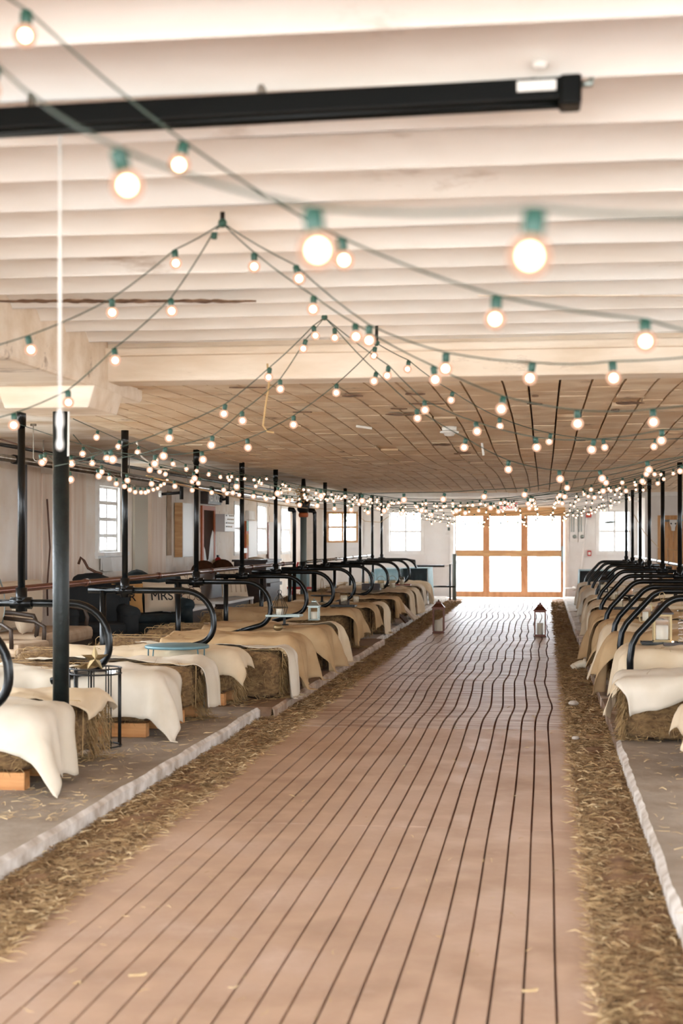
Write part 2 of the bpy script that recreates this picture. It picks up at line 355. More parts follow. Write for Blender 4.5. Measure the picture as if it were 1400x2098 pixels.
wn = wall('wall_front', 'x', YN, XL - .2, XR + .2, 0, 2.7, nw, M['wall'], .2, -1)
for h in lw + near_w: portal((XL - .1, (h[0] + h[1]) / 2, (h[2] + h[3]) / 2), (h[3] - h[2], h[1] - h[0]), (0, -PI / 2, 0))
for h in rw: portal((XR + .1, (h[0] + h[1]) / 2, (h[2] + h[3]) / 2), (h[3] - h[2], h[1] - h[0]), (0, PI / 2, 0))
for h in ew: portal(((h[0] + h[1]) / 2, EY + .12, (h[2] + h[3]) / 2), (h[1] - h[0], h[3] - h[2]), (-PI / 2, 0, 0))
for h in nw: portal(((h[0] + h[1]) / 2, YN - .12, (h[2] + h[3]) / 2), (h[1] - h[0], h[3] - h[2]), (PI / 2, 0, 0))
# partition room at the right end (its face turns towards the hall) with a barn door
PY = 34.9; px0 = endX(1322, PY)[0]
pw = struct(MB().bb(px0, XR, PY, PY + .12, 0, 2.6).bb(px0, px0 + .12, PY + .12, EY, 0, 2.6).obj('wall_partition', M['wallend']))

# windows -------------------------------------------------------------
wn_i = [0]
def window(axis, pos, h, inn, m, depth=.05, cols=2, rows=2, case=.07, proud=.02):
    wn_i[0] += 1; a0, a1, z0, z1 = h
    def bx(mb, a, b, za, zb, p0, p1):
        return mb.bb(p0, p1, a, b, za, zb) if axis == 'y' else mb.bb(a, b, p0, p1, za, zb)
    s0 = pos + inn * proud; s1 = pos - inn * (.045 if pos == XL else .1)
    f = MB(); w = case
    bx(f, a0 - w, a1 + w, z1, z1 + w, pos - inn * .05, s0); bx(f, a0 - w, a0, z0 - w, z1, pos - inn * .05, s0); bx(f, a1, a1 + w, z0 - w, z1, pos - inn * .05, s0)
    bx(f, a0, a1, z0 - w, z0, pos - inn * .05, s0)
    o = struct(f.obj('window_%d' % wn_i[0], m)); 
    s = MB(); q = .035
    bx(s, a0, a1, z0, z0 + q, s1, s1 + inn * .04); bx(s, a0, a1, z1 - q, z1, s1, s1 + inn * .04); bx(s, a0, a0 + q, z0 + q, z1 - q, s1, s1 + inn * .04); bx(s, a1 - q, a1, z0 + q, z1 - q, s1, s1 + inn * .04)
    s.obj('sash', m, o)
    for c in range(1, cols):
        a = a0 + (a1 - a0) * c / cols; bx(MB(), a - .026, a + .026, z0 + q, z1 - q, s1, s1 + inn * .035).obj('glazing_bar', m, o)
    for r in range(1, rows):
        z = z0 + (z1 - z0) * r / rows; bx(MB(), a0 + q, a1 - q, z - .026, z + .026, s1 + inn * .002, s1 + inn * .045).obj('glazing_bar', m, o)
    for c in range(cols):
        for r in range(rows):
            aa, ab = a0 + (a1 - a0) * c / cols + .012, a0 + (a1 - a0) * (c + 1) / cols - .012
            za, zb = z0 + (z1 - z0) * r / rows + .018, z0 + (z1 - z0) * (r + 1) / rows - .018
            bx(MB(), aa, ab, za, zb, s1 + inn * .012, s1 + inn * .016).obj('pane', M['glass'], o)
    return o
w1 = window('y', XL, lw[0], 1, M['white'], cols=2, rows=4, case=.09, proud=.04)
h = lw[0]; MB().bb(XL, XL + .14, h[0] - .12, h[1] + .16, h[2] - .05, h[2]).obj('sill', M['white'], w1)
for h in lw[1:]: window('y', XL, h, 1, M['white'], cols=1, rows=2, case=.05)
for h in near_w: window('y', XL, h, 1, M['white'])
window('x', EY, ew[1], -1, M['doorpale'], case=.02); window('x', EY, ew[2], -1, M['white']); window('x', EY, ew[3], -1, M['white'])
for h in rw: window('y', XR, h, -1, M['white'])
# recess frame boards round the first end window
h = ew[1]; b = MB()
for (a, c, za, zb) in ((h[0] - .14, h[1] + .16, h[2] - .16, h[2] - .1), (h[0] - .14, h[1] + .16, h[3] + .08, h[3] + .14), (h[0] - .14, h[0] - .09, h[2] - .1, h[3] + .08), (h[1] + .1, h[1] + .16, h[2] - .1, h[3] + .08)): b.bb(a, c, EY - .045, EY - .012, za, zb)
struct(b.obj('trim_1', M['wallend']))

# great end door -------------------------------------------------------
dx0, dx1, _, dz1 = door; D = EY - .10
dr = struct(MB().bb(dx0 - .03, dx1 + .03, D - .06, D + .02, LZ(1058, 37.6), LZ(1040, 37.6)).obj('door_1', M['doorpale']))
def dX(px): return endX(px, EY)[0]
zb0, zb1, zm0, zm1, zt = .02, LZ(1211, 37.6), LZ(1140, 37.6), LZ(1127, 37.6), LZ(1056, 37.6)
MB().bb(dx0 + .03, dx1 - .02, D - .045, D + .01, zb0, zb1).obj('bottom_rail', M['doorwood'], dr)
MB().bb(dx0 + .03, dx1 - .02, D - .06, D + .01, zm0, zm1).obj('middle_rail', M['doorpale'], dr)
for a, b in ((990, 1004), (1068, 1082), (1149, 1155)):
    MB().bb(dX(a), dX(b), D - .04, D + .01, zb1, zm0).obj('stile', M['doorwood'], dr)
    MB().bb(dX(a), dX(b), D - .04, D + .01, zm1, zt).obj('stile', M['doorwood'], dr)
MB().bb(dx0, dx0 + .035, D - .04, D + .01, zb0, zt).obj('stile', M['white'], dr)
for a, b in ((936, 990), (1004, 1068), (1082, 1149)):
    for za, zb in ((zb1, zm0), (zm1, zt)): MB().bb(dX(a), dX(b), D - .02, D - .012, za, zb).obj('pane', M['glass'], dr)
hd = MB().bb(dX(1151), dX(1155), D - .09, D - .045, zm0 - .12, zm1 + .1).obj('latch_plate', M['silver'], dr)
MB().tube([(dX(1153), D - .09, zm0 - .02), (dX(1153), D - .14, zm0 - .02), (dX(1153), D - .14, zm0 - .14), (dX(1153), D - .09, zm0 - .14)], .01, 6).obj('handle', M['silver'], hd)
struct(MB().bb(dx0 - .13, dx0 - .03, EY - .06, EY, 0, dz1 + .12).bb(dx1 + .03, dx1 + .13, EY - .06, EY, 0, dz1 + .12).bb(dx0 - .03, dx1 + .03, EY - .06, EY - .013, dz1 + .01, dz1 + .12).obj('trim_2', M['white']))

# ceiling ----------------------------------------------------------------
cl = struct(MB().bb(XL - .2, XR + .2, YN - .2, YE + .2, 2.78, 2.9).obj('ceiling', M['plaster']))
YB = YD(0, 8.62)                         # cross beam between ribs and tiles
RP = .415; i = 0; yr = YB - .02
while yr > YN:                            # whitewashed ribs running across
    n = 9; vs = []; fs = []; nx = 26
    for a in range(nx + 1):
        x = XL + (XR - XL) * a / nx
        for j in range(n + 1):
            t = j / n; yy = yr - RP * t
            z = 2.652 + .08 * max(0, math.sin(PI * t)) ** .6 + .005 * nz(x * 1.3, i * 3.1, t * 2)
            vs.append((x, yy + .012 * nz(x * .8, i * 5.3), z))
    for a in range(nx):
        for j in range(n): o = a * (n + 1) + j; fs.append((o, o + 1, o + n + 2, o + n + 1))
    MB().add(vs, fs).obj('ceiling_rib', M['rib'], cl, True)
    yr -= RP; i += 1
bm = MB(); bm.bb(XL, XR, YB - .06, YB + .22, 2.46, 2.8).bb(XL, XR, YB - .11, YB - .06, 2.61, 2.66)
struct(bm.obj('cross_beam', M['beam'], bevel=.012))
# long beam and its cap over the column at the left
cb = P(125, 840, 8.85)
lb = MB(); xc = cb.x
pr = [(-3.2, 2.34), (-3.2, 2.8), (xc + .25, 2.8), (xc + .25, 2.40)]
ye = YD(-3, 9.75)
lb.prism([(ye, 2.66), (ye, 2.42), (ye - .04, 2.40), (YN, 2.38), (YN, 2.8), (ye - .3, 2.8), (ye - .1, 2.74)], 'x', xc - .22, xc + .26)
struct(lb.obj('long_beam', M['beam'], bevel=.02))
struct(MB().prism([(xc - .30, 2.40), (xc + .30, 2.40), (xc + .26, 2.27), (xc - .25, 2.27)], 'y', cb.y - .28, cb.y + .30).obj('column_cap', M['beam'], bevel=.008))
# tiles
def cz(x, y): return 2.47 + .04 * math.sin((y - 8.5) * .55) + .015 * nz(x * .4, y * .3)
struct(MB().bb(-3.95, XR, YB + .2, 29.6, 2.56, 2.6).obj('tile_bed', M['joint']))
tb = bpy.data.objects['tile_bed']
ty = YB + .22; cellsT = []
x = -3.9; col = 0
while x < XR - .05:
    w = random.choice((.2, .2, .2, .26, .16)); yy = YB + .24 - random.uniform(0, .4)
    while yy < 29.3:
        L_ = .6 if random.random() < .8 else .3
        cellsT.append((x, min(x + w, XR), max(yy, YB + .225), min(yy + L_, 29.4))); yy += L_
    x += w
cellsT = [c for c in cellsT if c[3] - c[2] > .05]
def vis(c):
    X, Y = (c[0] + c[1]) / 2, (c[2] + c[3]) / 2; d = -X * SA + Y * CA; px = 700 + FPX * (X * CA + Y * SA) / d
    return -30 < px < 1430
cellsT.sort(key=lambda c: (not vis(c), c[2]))
rest = {0: MB(), 1: MB()}
for i, (a, b, y0, y1) in enumerate(cellsT):
    g = .0075; dz = random.uniform(-.004, .004) - (.02 if random.random() < .012 else 0); kind = 0 if random.random() < .6 else 1
    vs = []
    for (xx, yy) in ((a + g, y0 + g), (b - g, y0 + g), (b - g, y1 - g), (a + g, y1 - g)): vs.append((xx, yy, cz(xx, yy) - dz))
    vs += [(v[0], v[1], 2.565) for v in vs]; fs = [(3, 2, 1, 0), (0, 1, 5, 4), (1, 2, 6, 5), (2, 3, 7, 6), (3, 0, 4, 7)]
    mt = M['tile'] if kind == 0 else M['tile2']
    if i < 300: MB().add(vs, fs).obj('tile', mt, tb)
    else: rest[kind].add(vs, fs)
for k in (0, 1): tag(rest[k].obj('tile_field', M['tile'] if k == 0 else M['tile2'], tb), kind='stuff')
def patch(pa, pb, py, z, hgt, m, seed, nm='peeled_patch', par=None, n=28):
    vs = []; fs = []
    for i in range(n + 1):
        px = pa + (pb - pa) * i / n; e = math.sin(PI * i / n) ** .4
        d = FPX * (z - 1.5) / (1105 - py); p = P(px, py, d)
        w = hgt * e * (.35 + abs(nz(px * .03, seed)) * 1.6)
        q = P(px, py, d).y + .02 * nz(px * .02, seed + 3)
        vs += [(p.x, q - w / 2, z), (p.x, q + w / 2, z - .001), (p.x, q - w / 2, z + .006), (p.x, q + w / 2, z + .006)]
    for i in range(n): o = i * 4; fs += [(o, o + 1, o + 5, o + 4), (o, o + 4, o + 6, o + 2), (o + 1, o + 3, o + 7, o + 5)]
    return MB().add(vs, fs).obj(nm, m, par)
M['peel'] = mat('bare_dark_plaster', '#5f4432', .95, col2='#8f7259', scale=12)
patch(-20, 525, 618, 2.648, .11, M['peel'], 2, par=cl, n=60); patch(560, 1300, 722, 2.648, .03, M['peel'], 5, par=cl, n=60); patch(980, 1400, 607, 2.648, .05, M['beam'], 9, par=cl, n=40)
for a, b, py, hh in ((1262, 1322, 826, .28), (1080, 1112, 828, .10), (1252, 1270, 842, .22), (838, 912, 828, .12), (790, 850, 850, .22), (830, 872, 808, .18), (700, 745, 812, .25), (1090, 1104, 812, .15), (800, 835, 838, .12), (885, 925, 912, .35), (930, 965, 930, .3), (1180, 1200, 903, .2), (600, 640, 845, .12), (470, 545, 795, .06)):
    dd_ = FPX * .94 / (1105 - py); q_ = P((a + b) / 2, py, dd_); patch(a, b, py, cz(q_.x, q_.y) - .012, hh, M['peel'], a * .01, par=tb, n=12)
# side aisle ceiling, end bay ceiling
def ceil_patch(name, x0, x1, y0, y1, z, m, amp=.02):
    nx, ny = max(2, int((x1 - x0) / .3)), max(2, int((y1 - y0) / .4)); vs = []; fs = []
    for i in range(nx + 1):
        for j in range(ny + 1):
            X, Y = x0 + (x1 - x0) * i / nx, y0 + (y1 - y0) * j / ny; vs.append((X, Y, z + amp * nz(X * .9, Y * .7)))
    for i in range(nx):
        for j in range(ny): o = i * (ny + 1) + j; fs.append((o, o + 1, o + ny + 2, o + ny + 1))
    return struct(MB().add(vs, fs).obj(name, m, None, True))
ceil_patch('aisle_ceiling', XL, -3.92, YB + .2, YE, 2.57, M['plaster'])
ceil_patch('end_bay_ceiling', -3.92, XR, 29.55, YE, 2.56, M['white'], .006)
struct(MB().bb(-3.9, XR, 29.38, 29.6, 2.46, 2.6).obj('trim_3', M['white']))
struct(MB().bb(XL, XR, 33.0, 33.2, 2.46, 2.6).obj('trim_4', M['white']))

# ------------------------------------------------------------------ outside
struct(MB().bb(-60, 60, -60, YN - .2, -.3, -.05).bb(-60, 60, YE + .2, 110, -.3, -.05).bb(-60, XL - .2, YN - .2, YE + .2, -.3, -.05).bb(XR + .2, 60, YN - .2, YE + .2, -.3, -.05).obj('ground', M['gravel']))
hb = thing('house', 'pale low house far outside, seen through the right door panes', 'building', (6, 84, 0))
MB().bb(-6, 9, 0, 7, -.05, 3.0).obj('wall', M['outwall'], hb); MB().prism([(-6.4, 3.0), (9.4, 3.0), (7, 5), (-4, 5)], 'y', -.4, 7.4).obj('roof', M['kerb'], hb)
for xx in (-3.5, -.5, 2, 5): MB().bb(xx, xx + 1.1, -.06, 0, 1, 2.3).obj('window', M['grey'], hb)
for i, (xx, yy) in enumerate(((-1.9, 52), (-.9, 52.5))):
    c = thing('garden_chair', ('left' if i == 0 else 'right') + ' one of two grey chairs outside the big door', 'chair', (xx + 1, yy, -.05), .4 * i)
    MB().bb(-.28, .28, -.28, .28, .4, .46).obj('seat', M['grey'], c); MB().bb(-.28, .28, .24, .3, .46, 1.0).obj('backrest', M['grey'], c)
    for a in (-.24, .24):
        for b2 in (-.24, .24): MB().bb(a - .03, a + .03, b2 - .03, b2 + .03, 0, .4).obj('leg', M['grey'], c)
tr = thing('tree', 'pale green tree outside left of the big door', 'tree', (-9, 70, -.1))
MB().tube([(0, 0, 0), (.1, 0, 1.4), (0, 0, 3)], [.25, .18, .1], 8).obj('trunk', M['grey'], tr)
mb = MB()
for i in range(500):
    v = Vector((random.gauss(0, 1), random.gauss(0, 1), random.gauss(0, .8))); v *= 1.6 / max(1, v.length); c = v + Vector((0, 0, 4.1)); r = .25
    q = [c + Vector((random.uniform(-r, r), random.uniform(-r, r), random.uniform(-r, r))) for _ in range(3)]; mb.add(q, [(0, 1, 2)])
tag(mb.obj('foliage', M['leaf'], tr), kind='stuff')

# ------------------------------------------------------------------ straw in the gutters
def litter(x0, x1, y0, y1, n, m, label, wmin=.0007, wmax=.0021, lm=.085, zmax=.035, dens=None):
    mb = MB()
    for _ in range(n):
        t = random.random() ** 1.9; Y = y0 + (y1 - y0) * t; X = random.uniform(x0, x1)
        a = random.uniform(0, PI); L = random.uniform(.03, lm); k = 1 + Y * .07
        z = random.uniform(0, zmax) * (.6 + .6 * abs(nz(X * 3, Y * 2)))
        p = Vector((X, Y, z)); q = p + Vector((math.cos(a) * L, math.sin(a) * L, random.uniform(-.012, .012)))
        if q.z < 0: q.z = 0
        mb.strand(p, q, random.uniform(wmin, wmax) * k)
    return tag(mb.obj('straw_litter', m), label, 'straw', kind='stuff')
def mound(x0, x1, y0, y1, label):
    nx, ny = 10, int((y1 - y0) / .12); vs = []; fs = []
    for j in range(ny + 1):
        for i in range(nx + 1):
            X = x0 + (x1 - x0) * i / nx; Y = y0 + (y1 - y0) * j / ny; e = math.sin(PI * i / nx)
            vs.append((X + .03 * nz(Y * 3, i * .2), Y, -.01 + e * (.022 + .03 * nz(X * 5, Y * 3) + .012 * nz(X * 17, Y * 15))))
    for j in range(ny):
        for i in range(nx): o = j * (nx + 1) + i; fs.append((o, o + 1, o + nx + 2, o + nx + 1))
    o = MB().add(vs, fs).obj('chaff_bed', M['soil'], None, True); return tag(o, label, 'chaff', kind='stuff')
mound(-2.44, -1.93, 3.3, 36.8, 'brown chaff lying in the gutter left of the alley'); mound(.17, .60, 3.3, 36.8, 'brown chaff lying in the gutter right of the alley')
litter(-2.36, -1.94, 4, 35, 38000, M['straw'], 'loose golden straw strewn along the left gutter')
litter(-2.36, -1.90, 4, 16, 5000, M['straw2'], 'pale straw stalks scattered on top of the left gutter', .0009, .0024)
litter(.17, .52, 3.6, 35, 36000, M['straw'], 'loose golden straw strewn along the right gutter')
litter(.15, .52, 3.6, 14, 4500, M['straw2'], 'pale straw stalks scattered on top of the right gutter', .0009, .0024)
litter(-1.95, .2, 3.6, 14, 160, M['straw2'], 'few stray straw bits on the paved alley', zmax=.003, lm=.05)
o = litter(-3.0, -2.4, 7, 14, 500, M['straw2'], 'straw wisps on the left concrete platform', zmax=.01); o.location.z = .105
o = litter(.55, 1.0, 5, 11, 300, M['straw2'], 'straw wisps on the right concrete platform', zmax=.01); o.location.z = .105
for (px, py, l, lab) in ((280, 2001, .055, 'pale wood chip on the near alley strips'), (1085, 2033, .05, 'thin pale chip at the near right edge of the alley'), (222, 1698, .07, 'long pale chip on straw in the left gutter')):
    d = FPX * 1.5 / (py - 1105); p = P(px, py, d); mb = MB().box((0, 0, .004), (l, .012, .006)).box((l * .4, .004, .005), (l * .5, .008, .006), .4)
    o = mb.obj('wood_chip', M['straw2']); o.location = (p.x, p.y, .002 if px > 250 else .04); o.rotation_euler.z = .3; tag(o, lab, 'chip')
for (px, py, s, lab) in ((640, 1400, .03, 'small white stone in the left gutter'), (1176, 1450, .05, 'white stone in the right gutter beside the alley'), (1180, 1521, .03, 'small pale stone at the near right gutter')):
    d = FPX * 1.5 / (py - 1105); p = P(px, py, d); mb = sphere(s, 8, 6, .5)
    mb.v = [(a + .3 * s * nz(a * 40, b * 40, c), b, c) for a, b, c in mb.v]; o = mb.obj('stone', M['kerb'], None, True); o.location = (p.x, p.y, .02 + s * .4); tag(o, lab, 'stone')
# cream elbow pipe out of the right kerb
d = 16.8; p = P(1190, 1376, d)
e = thing('drain_elbow', 'cream plastic drain elbow sticking out of the right kerb', 'pipe', (p.x, p.y, 0))
MB().tube([(.16, .02, .075), (.06, 0, .078), (.0, 0, .070), (-.05, 0, .045), (-.075, 0, .02)], .045, 12).obj('bend', M['pvc'], e, True)
MB().tube([(.03, 0, .078), (.075, 0, .078)], .052, 12).obj('collar', M['pvc'], e, True)
MB().tube([(-.052, 0, .044), (-.085, 0, .012)], .05, 12).obj('rim', M['pvc'], e, True)

# ------------------------------------------------------------------ bales and burlap
def bale_mesh(L, W, H, seed, strands=1200):
    n = (18, 10, 9); mb = MB(); rnd = random.Random(seed)
    def pt(u, v, w):
        x, y, z = (u - .5) * L, (v - .5) * W, w * H
        c = Vector((x, y, z)); k = Vector((nz(x * 9 + seed, y * 9, z * 9), nz(x * 9, y * 9 + seed, z * 9 + 4), nz(x * 8 + 9, y * 8, z * 8 + seed))) * .028
        a_, b_, c_ = abs(u - .5) * 2, abs(v - .5) * 2, abs(w - .5) * 2; pw = 7.0
        f = max(a_, b_, c_) / max(1e-6, (a_ ** pw + b_ ** pw + c_ ** pw) ** (1 / pw))
        return Vector((x * f, y * f, H / 2 + (z - H / 2) * f)) + k * (1 if w > .02 else .4)
    def face(f, a, b):
        vs = [f(i / a, j / b) for i in range(a + 1) for j in range(b + 1)]
        mb.add(vs, [(i * (b + 1) + j, i * (b + 1) + j + 1, (i + 1) * (b + 1) + j + 1, (i + 1) * (b + 1) + j) for i in range(a) for j in range(b)])
    face(lambda u, w: pt(u, 0, w), n[0], n[2]); face(lambda u, w: pt(u, 1, w), n[0], n[2]); face(lambda v, w: pt(0, v, w), n[1], n[2]); face(lambda v, w: pt(1, v, w), n[1], n[2])
    face(lambda u, v: pt(u, v, 1), n[0], n[1]); face(lambda u, v: pt(u, v, 0), n[0], n[1])
    st = MB()
    for _ in range(strands):
        s = rnd.random()
        if s < .45: p = pt(rnd.random(), 0, rnd.random()); nn = Vector((0, -1, 0))
        elif s < .85: p = pt(rnd.choice((0, 1)), rnd.random(), rnd.random()); nn = Vector((1 if p.x > 0 else -1, 0, 0))
        else: p = pt(rnd.random(), rnd.random(), 1); nn = Vector((0, 0, .4))
        l = rnd.uniform(.03, .1); t = Vector((rnd.uniform(-1, 1), rnd.uniform(-1, 1), rnd.uniform(-1.3, .5)))
        if abs(nn.z) > .1: t = Vector((rnd.uniform(-1, 1), rnd.uniform(-1, 1), .1))
        t = t - nn * t.dot(nn) * .8 + nn * rnd.uniform(.02, .35); t.normalize()
        st.strand(p, p + t * l, rnd.uniform(.0012, .0026))
    return mb, st
BM = []
for sd in range(4):
    a, b = bale_mesh(.95, .5, .40, sd + 1); BM.append((a.mesh('hay_body', M['hay'], True), b.mesh('hay_strands', M['haystrand'])))
TW = MB()
for yy in (-.12, .12):
    TW.tube([(-.49, yy, .01), (-.495, yy, .39), (-.47, yy, .41), (.47, yy, .41), (.495, yy, .39), (.49, yy, .01)], .003, 4)
TWM = TW.mesh('twine', M['rope'])
bn = [0]
def bale(x, y, z, label, w=.5, h=.40, L=.95, group=None):
    bn[0] += 1; body, st = BM[bn[0] % 4]
    t = thing('hay_bale', label, 'hay bale', (x, y, z), 0, group)
    for nm, me in (('bale_body', body), ('loose_hay', st), ('twine', TWM)):
        o = bpy.data.objects.new(nm, me); C.objects.link(o); o.parent = t; o.scale = (L / .95, w / .5, h / .40)
        if nm == 'loose_hay': o['kind'] = 'stuff'
    return t
def drape(y0, y1, xi, xe, top, cx, cy, lx, ly, rot, m, label, sgn=1, amp=.024, seed=0, floor=.108, fold=.02, mound=.035):
    # xe: aisle-side end of the bale row, xi: far end ; cloth lx along the bale, ly across it
    nx, ny = int(lx / .028), int(ly / .028); vs = []; fs = []; uv = []; r = .11; ca, sa = math.cos(rot), math.sin(rot)
    for i in range(nx + 1):
        for j in range(ny + 1):
            a, b = (i / nx - .5) * lx, (j / ny - .5) * ly
            if i in (0, nx): a += .012 * nz(b * 8, seed)
            if j in (0, ny): b += .012 * nz(a * 8, seed + 4)
            X, Y = cx + a * ca - b * sa, cy + a * sa + b * ca
            ex = max(0, (X - xe) * sgn + r * .4); ey = max(0, y0 + r * .4 - Y) - max(0, Y - y1 + r * .4)
            e = math.hypot(ex, ey); zt = top + amp * nz(X * 5 + seed, Y * 5) + mound * nz(X * 1.7 + seed, Y * 2.2, seed) + .009 * nz(X * 9 + seed, Y * 13, seed) + .005 * nz(X * 22, Y * 20, seed)
            if e < 1e-6: x, y, z = X, Y, zt
            else:
                q = r * PI / 2
                if e < q: out, dr = r * math.sin(e / r), r * (1 - math.cos(e / r))
                else: out, dr = r, r + e - q
                ux, uy = ex / e, ey / e
                s = (Y if ux > abs(uy) else X); k = min(1, dr / .2)
                # folds grow as the cloth falls
                out += k * (fold * math.sin(s * 17 + 3 * nz(s * 2, seed) + seed) + fold * .8 * nz(s * 6, dr * 3, seed)) + .012 + .08 * dr * (1 if ux > .5 else .4) + .35 * dr * abs(ux * uy) * 2
                bx = min(X * sgn, (xe * sgn) - r * .4) * sgn; by = min(max(Y, y0 + r * .4), y1 - r * .4)
                x = bx + sgn * ux * out; y = by - uy * out; z = zt - dr
                if z < floor: ov = floor - z; z = floor + .004 * abs(nz(x * 20, y * 20)); x += sgn * ux * ov * .9; y -= uy * ov * .9
            vs.append((x, y, z)); uv.append((a, b))
    for i in range(nx):
        for j in range(ny): o = i * (ny + 1) + j; fs.append((o, o + 1, o + ny + 2, o + ny + 1))
    c = Vector((cx, (y0 + y1) / 2, top)); vs = [(a - c.x, b - c.y, d - c.z) for a, b, d in vs]
    me = bpy.data.meshes.new('burlap'); me.from_pydata(vs, [], fs); me.materials.append(m)
    ul = me.uv_layers.new(name='uv')
    for lp in me.loops: ul.data[lp.index].uv = uv[lp.vertex_index]
    me.polygons.foreach_set('use_smooth', [True] * len(me.polygons))
    o = bpy.data.objects.new('burlap_cloth', me); C.objects.link(o); o.location = c
    s = o.modifiers.new('thickness', 'SOLIDIFY'); s.thickness = .004; s.offset = 1
    return tag(o, label, 'cloth')
def timber(x0, x1, y, z, label, w=.09, h=.10):
    o = MB().bb(-(x1 - x0) / 2, (x1 - x0) / 2, -w / 2, w / 2, 0, h).obj('timber_block', M['pine'], bevel=.004); o.location = ((x0 + x1) / 2, y, z); return tag(o, label, 'timber')
ORD = ['nearest', 'second', 'third', 'fourth', 'fifth', 'sixth', 'seventh', 'eighth', 'ninth', 'tenth', 'eleventh', 'twelfth', 'thirteenth', 'fourteenth', 'fifteenth', 'sixteenth', 'seventeenth']
ORD[0] = 'first'
def nth(i, side): return ORD[i] + ' from the camera, ' + side + ' row'
CN = {'bw': 'white', 'bl': 'pale beige', 'bt': 'tan'}
# left beds: y0, y1, xe, top, cloths [(material, cx offset from xe, cy, lx, ly, rot)]
LB = [
 (7.80, 8.42, -2.80, .56, 1, [('bw', -.48, 8.00, 1.75, .78, -.16)], ),
 (8.60, 9.14, -2.84, .53, 0, [('bl', -.62, 8.88, 1.50, .60, .10)]),
 (10.02, 10.62, -2.72, .57, 1, [('bw', -.48, 10.12, 1.75, .86, -.04)]),
 (10.82, 11.34, -2.66, .57, 1, [('bw', -.50, 11.2, 1.75, .42, -.10)]),
 (12.02, 12.46, -2.60, .58, 1, [('bl', -.66, 12.12, 1.70, .70, .05)]),
 (12.58, 13.06, -2.30, .55, 0, [('bw', -.40, 12.9, 1.85, .42, -.08)]),
 (13.55, 14.25, -2.38, .58, 0, [('bt', -.38, 13.90, 1.72, 1.22, .03)]),
 (15.25, 15.90, -2.36, .57, 0, [('bt', -.38, 15.55, 1.70, 1.10, -.03)]),
 (16.05, 16.55, -2.36, .56, 0, [('bl', -.45, 16.45, 2.0, .5, -.05)]),
 (18.15, 19.05, -2.44, .60, 0, [('bt', -.62, 18.55, 2.0, 1.05, .10)]),
 (20.4, 21.0, -2.45, .58, 0, [('bt', -.6, 20.7, 1.9, .8, .08)]),
 (21.35, 21.95, -2.42, .56, 0, [('bl', -.4, 21.75, 1.9, .5, -.1)]),
 (23.4, 24.2, -2.45, .58, 0, [('bt', -.65, 23.8, 2.0, .9, .06)]),
 (25.6, 26.4, -2.42, .59, 0, [('bl', -.42, 26.0, 2.0, .8, 0)]),
 (27.3, 28.1, -2.46, .58, 0, [('bl', -.45, 27.7, 2.0, .9, .05)]),
 (29.3, 30.1, -2.52, .58, 0, [('bw', -.5, 29.7, 1.9, .9, 0)]),
 (31.3, 32.0, -2.54, .58, 0, [('bl', -.5, 31.6, 1.9, .9, 0)]),
]
for i, (y0, y1, xe, top, sk, cls) in enumerate(LB):
    zb = .20 if sk else .105; yc = (y0 + y1) / 2
    if i == 1: zb = .15
    bale(xe - .475, yc, zb, 'alley-end hay bale of the bed ' + nth(i, 'left'), y1 - y0, top - zb - .035)
    bale(xe - 1.43, yc, zb, 'wall-end hay bale of the bed ' + nth(i, 'left'), y1 - y0, top - zb - .035)
    if sk:
        timber(xe - 1.8, xe - .06, y0 + .06, .102, 'pine timber, near one under the bale ' + nth(i, 'left'))
        timber(xe - 1.8, xe - .04, y1 - .06, .102, 'pine timber, far one under the bale ' + nth(i, 'left'))
    for j, (mt, ox, cy, lx, ly, rt) in enumerate(cls):
        drape(y0, y1, xe - 2, xe, top, xe + ox, cy, lx, ly, rt, M[mt], CN[mt] + ' burlap runner over the hay bed ' + nth(i, 'left'), 1, seed=i * 1.7 + j, mound=.055)
RB = [
 (8.85, 9.45, .92, .48, [('bl', .55, 9.1, 1.5, .9, .05)]),
 (10.32, 10.95, .56, .52, [('bw', .62, 10.5, 1.4, .62, .22)]),
 (11.66, 12.25, .68, .56, [('bl', .45, 11.85, 1.8, .9, -.05)]),
 (13.25, 13.85, .64, .57, [('bt', .42, 13.45, 1.8, 1.0, -.2)]),
 (14.35, 15.05, .64, .58, [('bl', .40, 14.65, 1.8, .9, .15)]),
 (15.35, 15.9, .66, .57, [('bt', .42, 15.6, 1.8, .8, .1)]),
 (16.5, 17.2, .63, .59, [('bt', .38, 16.9, 1.9, .9, 0)]),
 (17.5, 18.1, .64, .57, [('bt', .36, 17.8, 1.9, .7, .1)]),
 (19.4, 20.2, .68, .58, [('bl', .42, 19.8, 1.9, .9, -.1)]),
 (22.3, 23.1, .72, .58, [('bl', .45, 22.7, 1.9, .9, 0)]),
 (24.2, 25.0, .72, .60, [('bw', .45, 24.6, 1.9, .9, .1)]),
 (26.2, 27.0, .74, .60, [('bl', .5, 26.6, 1.9, .9, 0)]),
 (28.2, 29.0, .74, .60, [('bw', .5, 28.6, 1.9, .9, 0)]),
]
for i, (y0, y1, xe, top, cls) in enumerate(RB):
    top += .08 if i > 1 else .03
    zb = .105; yc = (y0 + y1) / 2
    bale(xe + .475, yc, zb, 'alley-end hay bale of the bed ' + nth(i, 'right'), y1 - y0, top - zb - .035)
    if i > 1: bale(xe + 1.43, yc, zb, 'wall-end hay bale of the bed ' + nth(i, 'right'), y1 - y0, top - zb - .035)
    for j, (mt, ox, cy, lx, ly, rt) in enumerate(cls):
        drape(y0, y1, xe + 2, xe, top, xe + ox, cy, lx, ly, rt, M[mt], CN[mt] + ' burlap runner over the hay bed ' + nth(i, 'right'), -1, seed=30 + i * 1.7 + j, mound=.055)
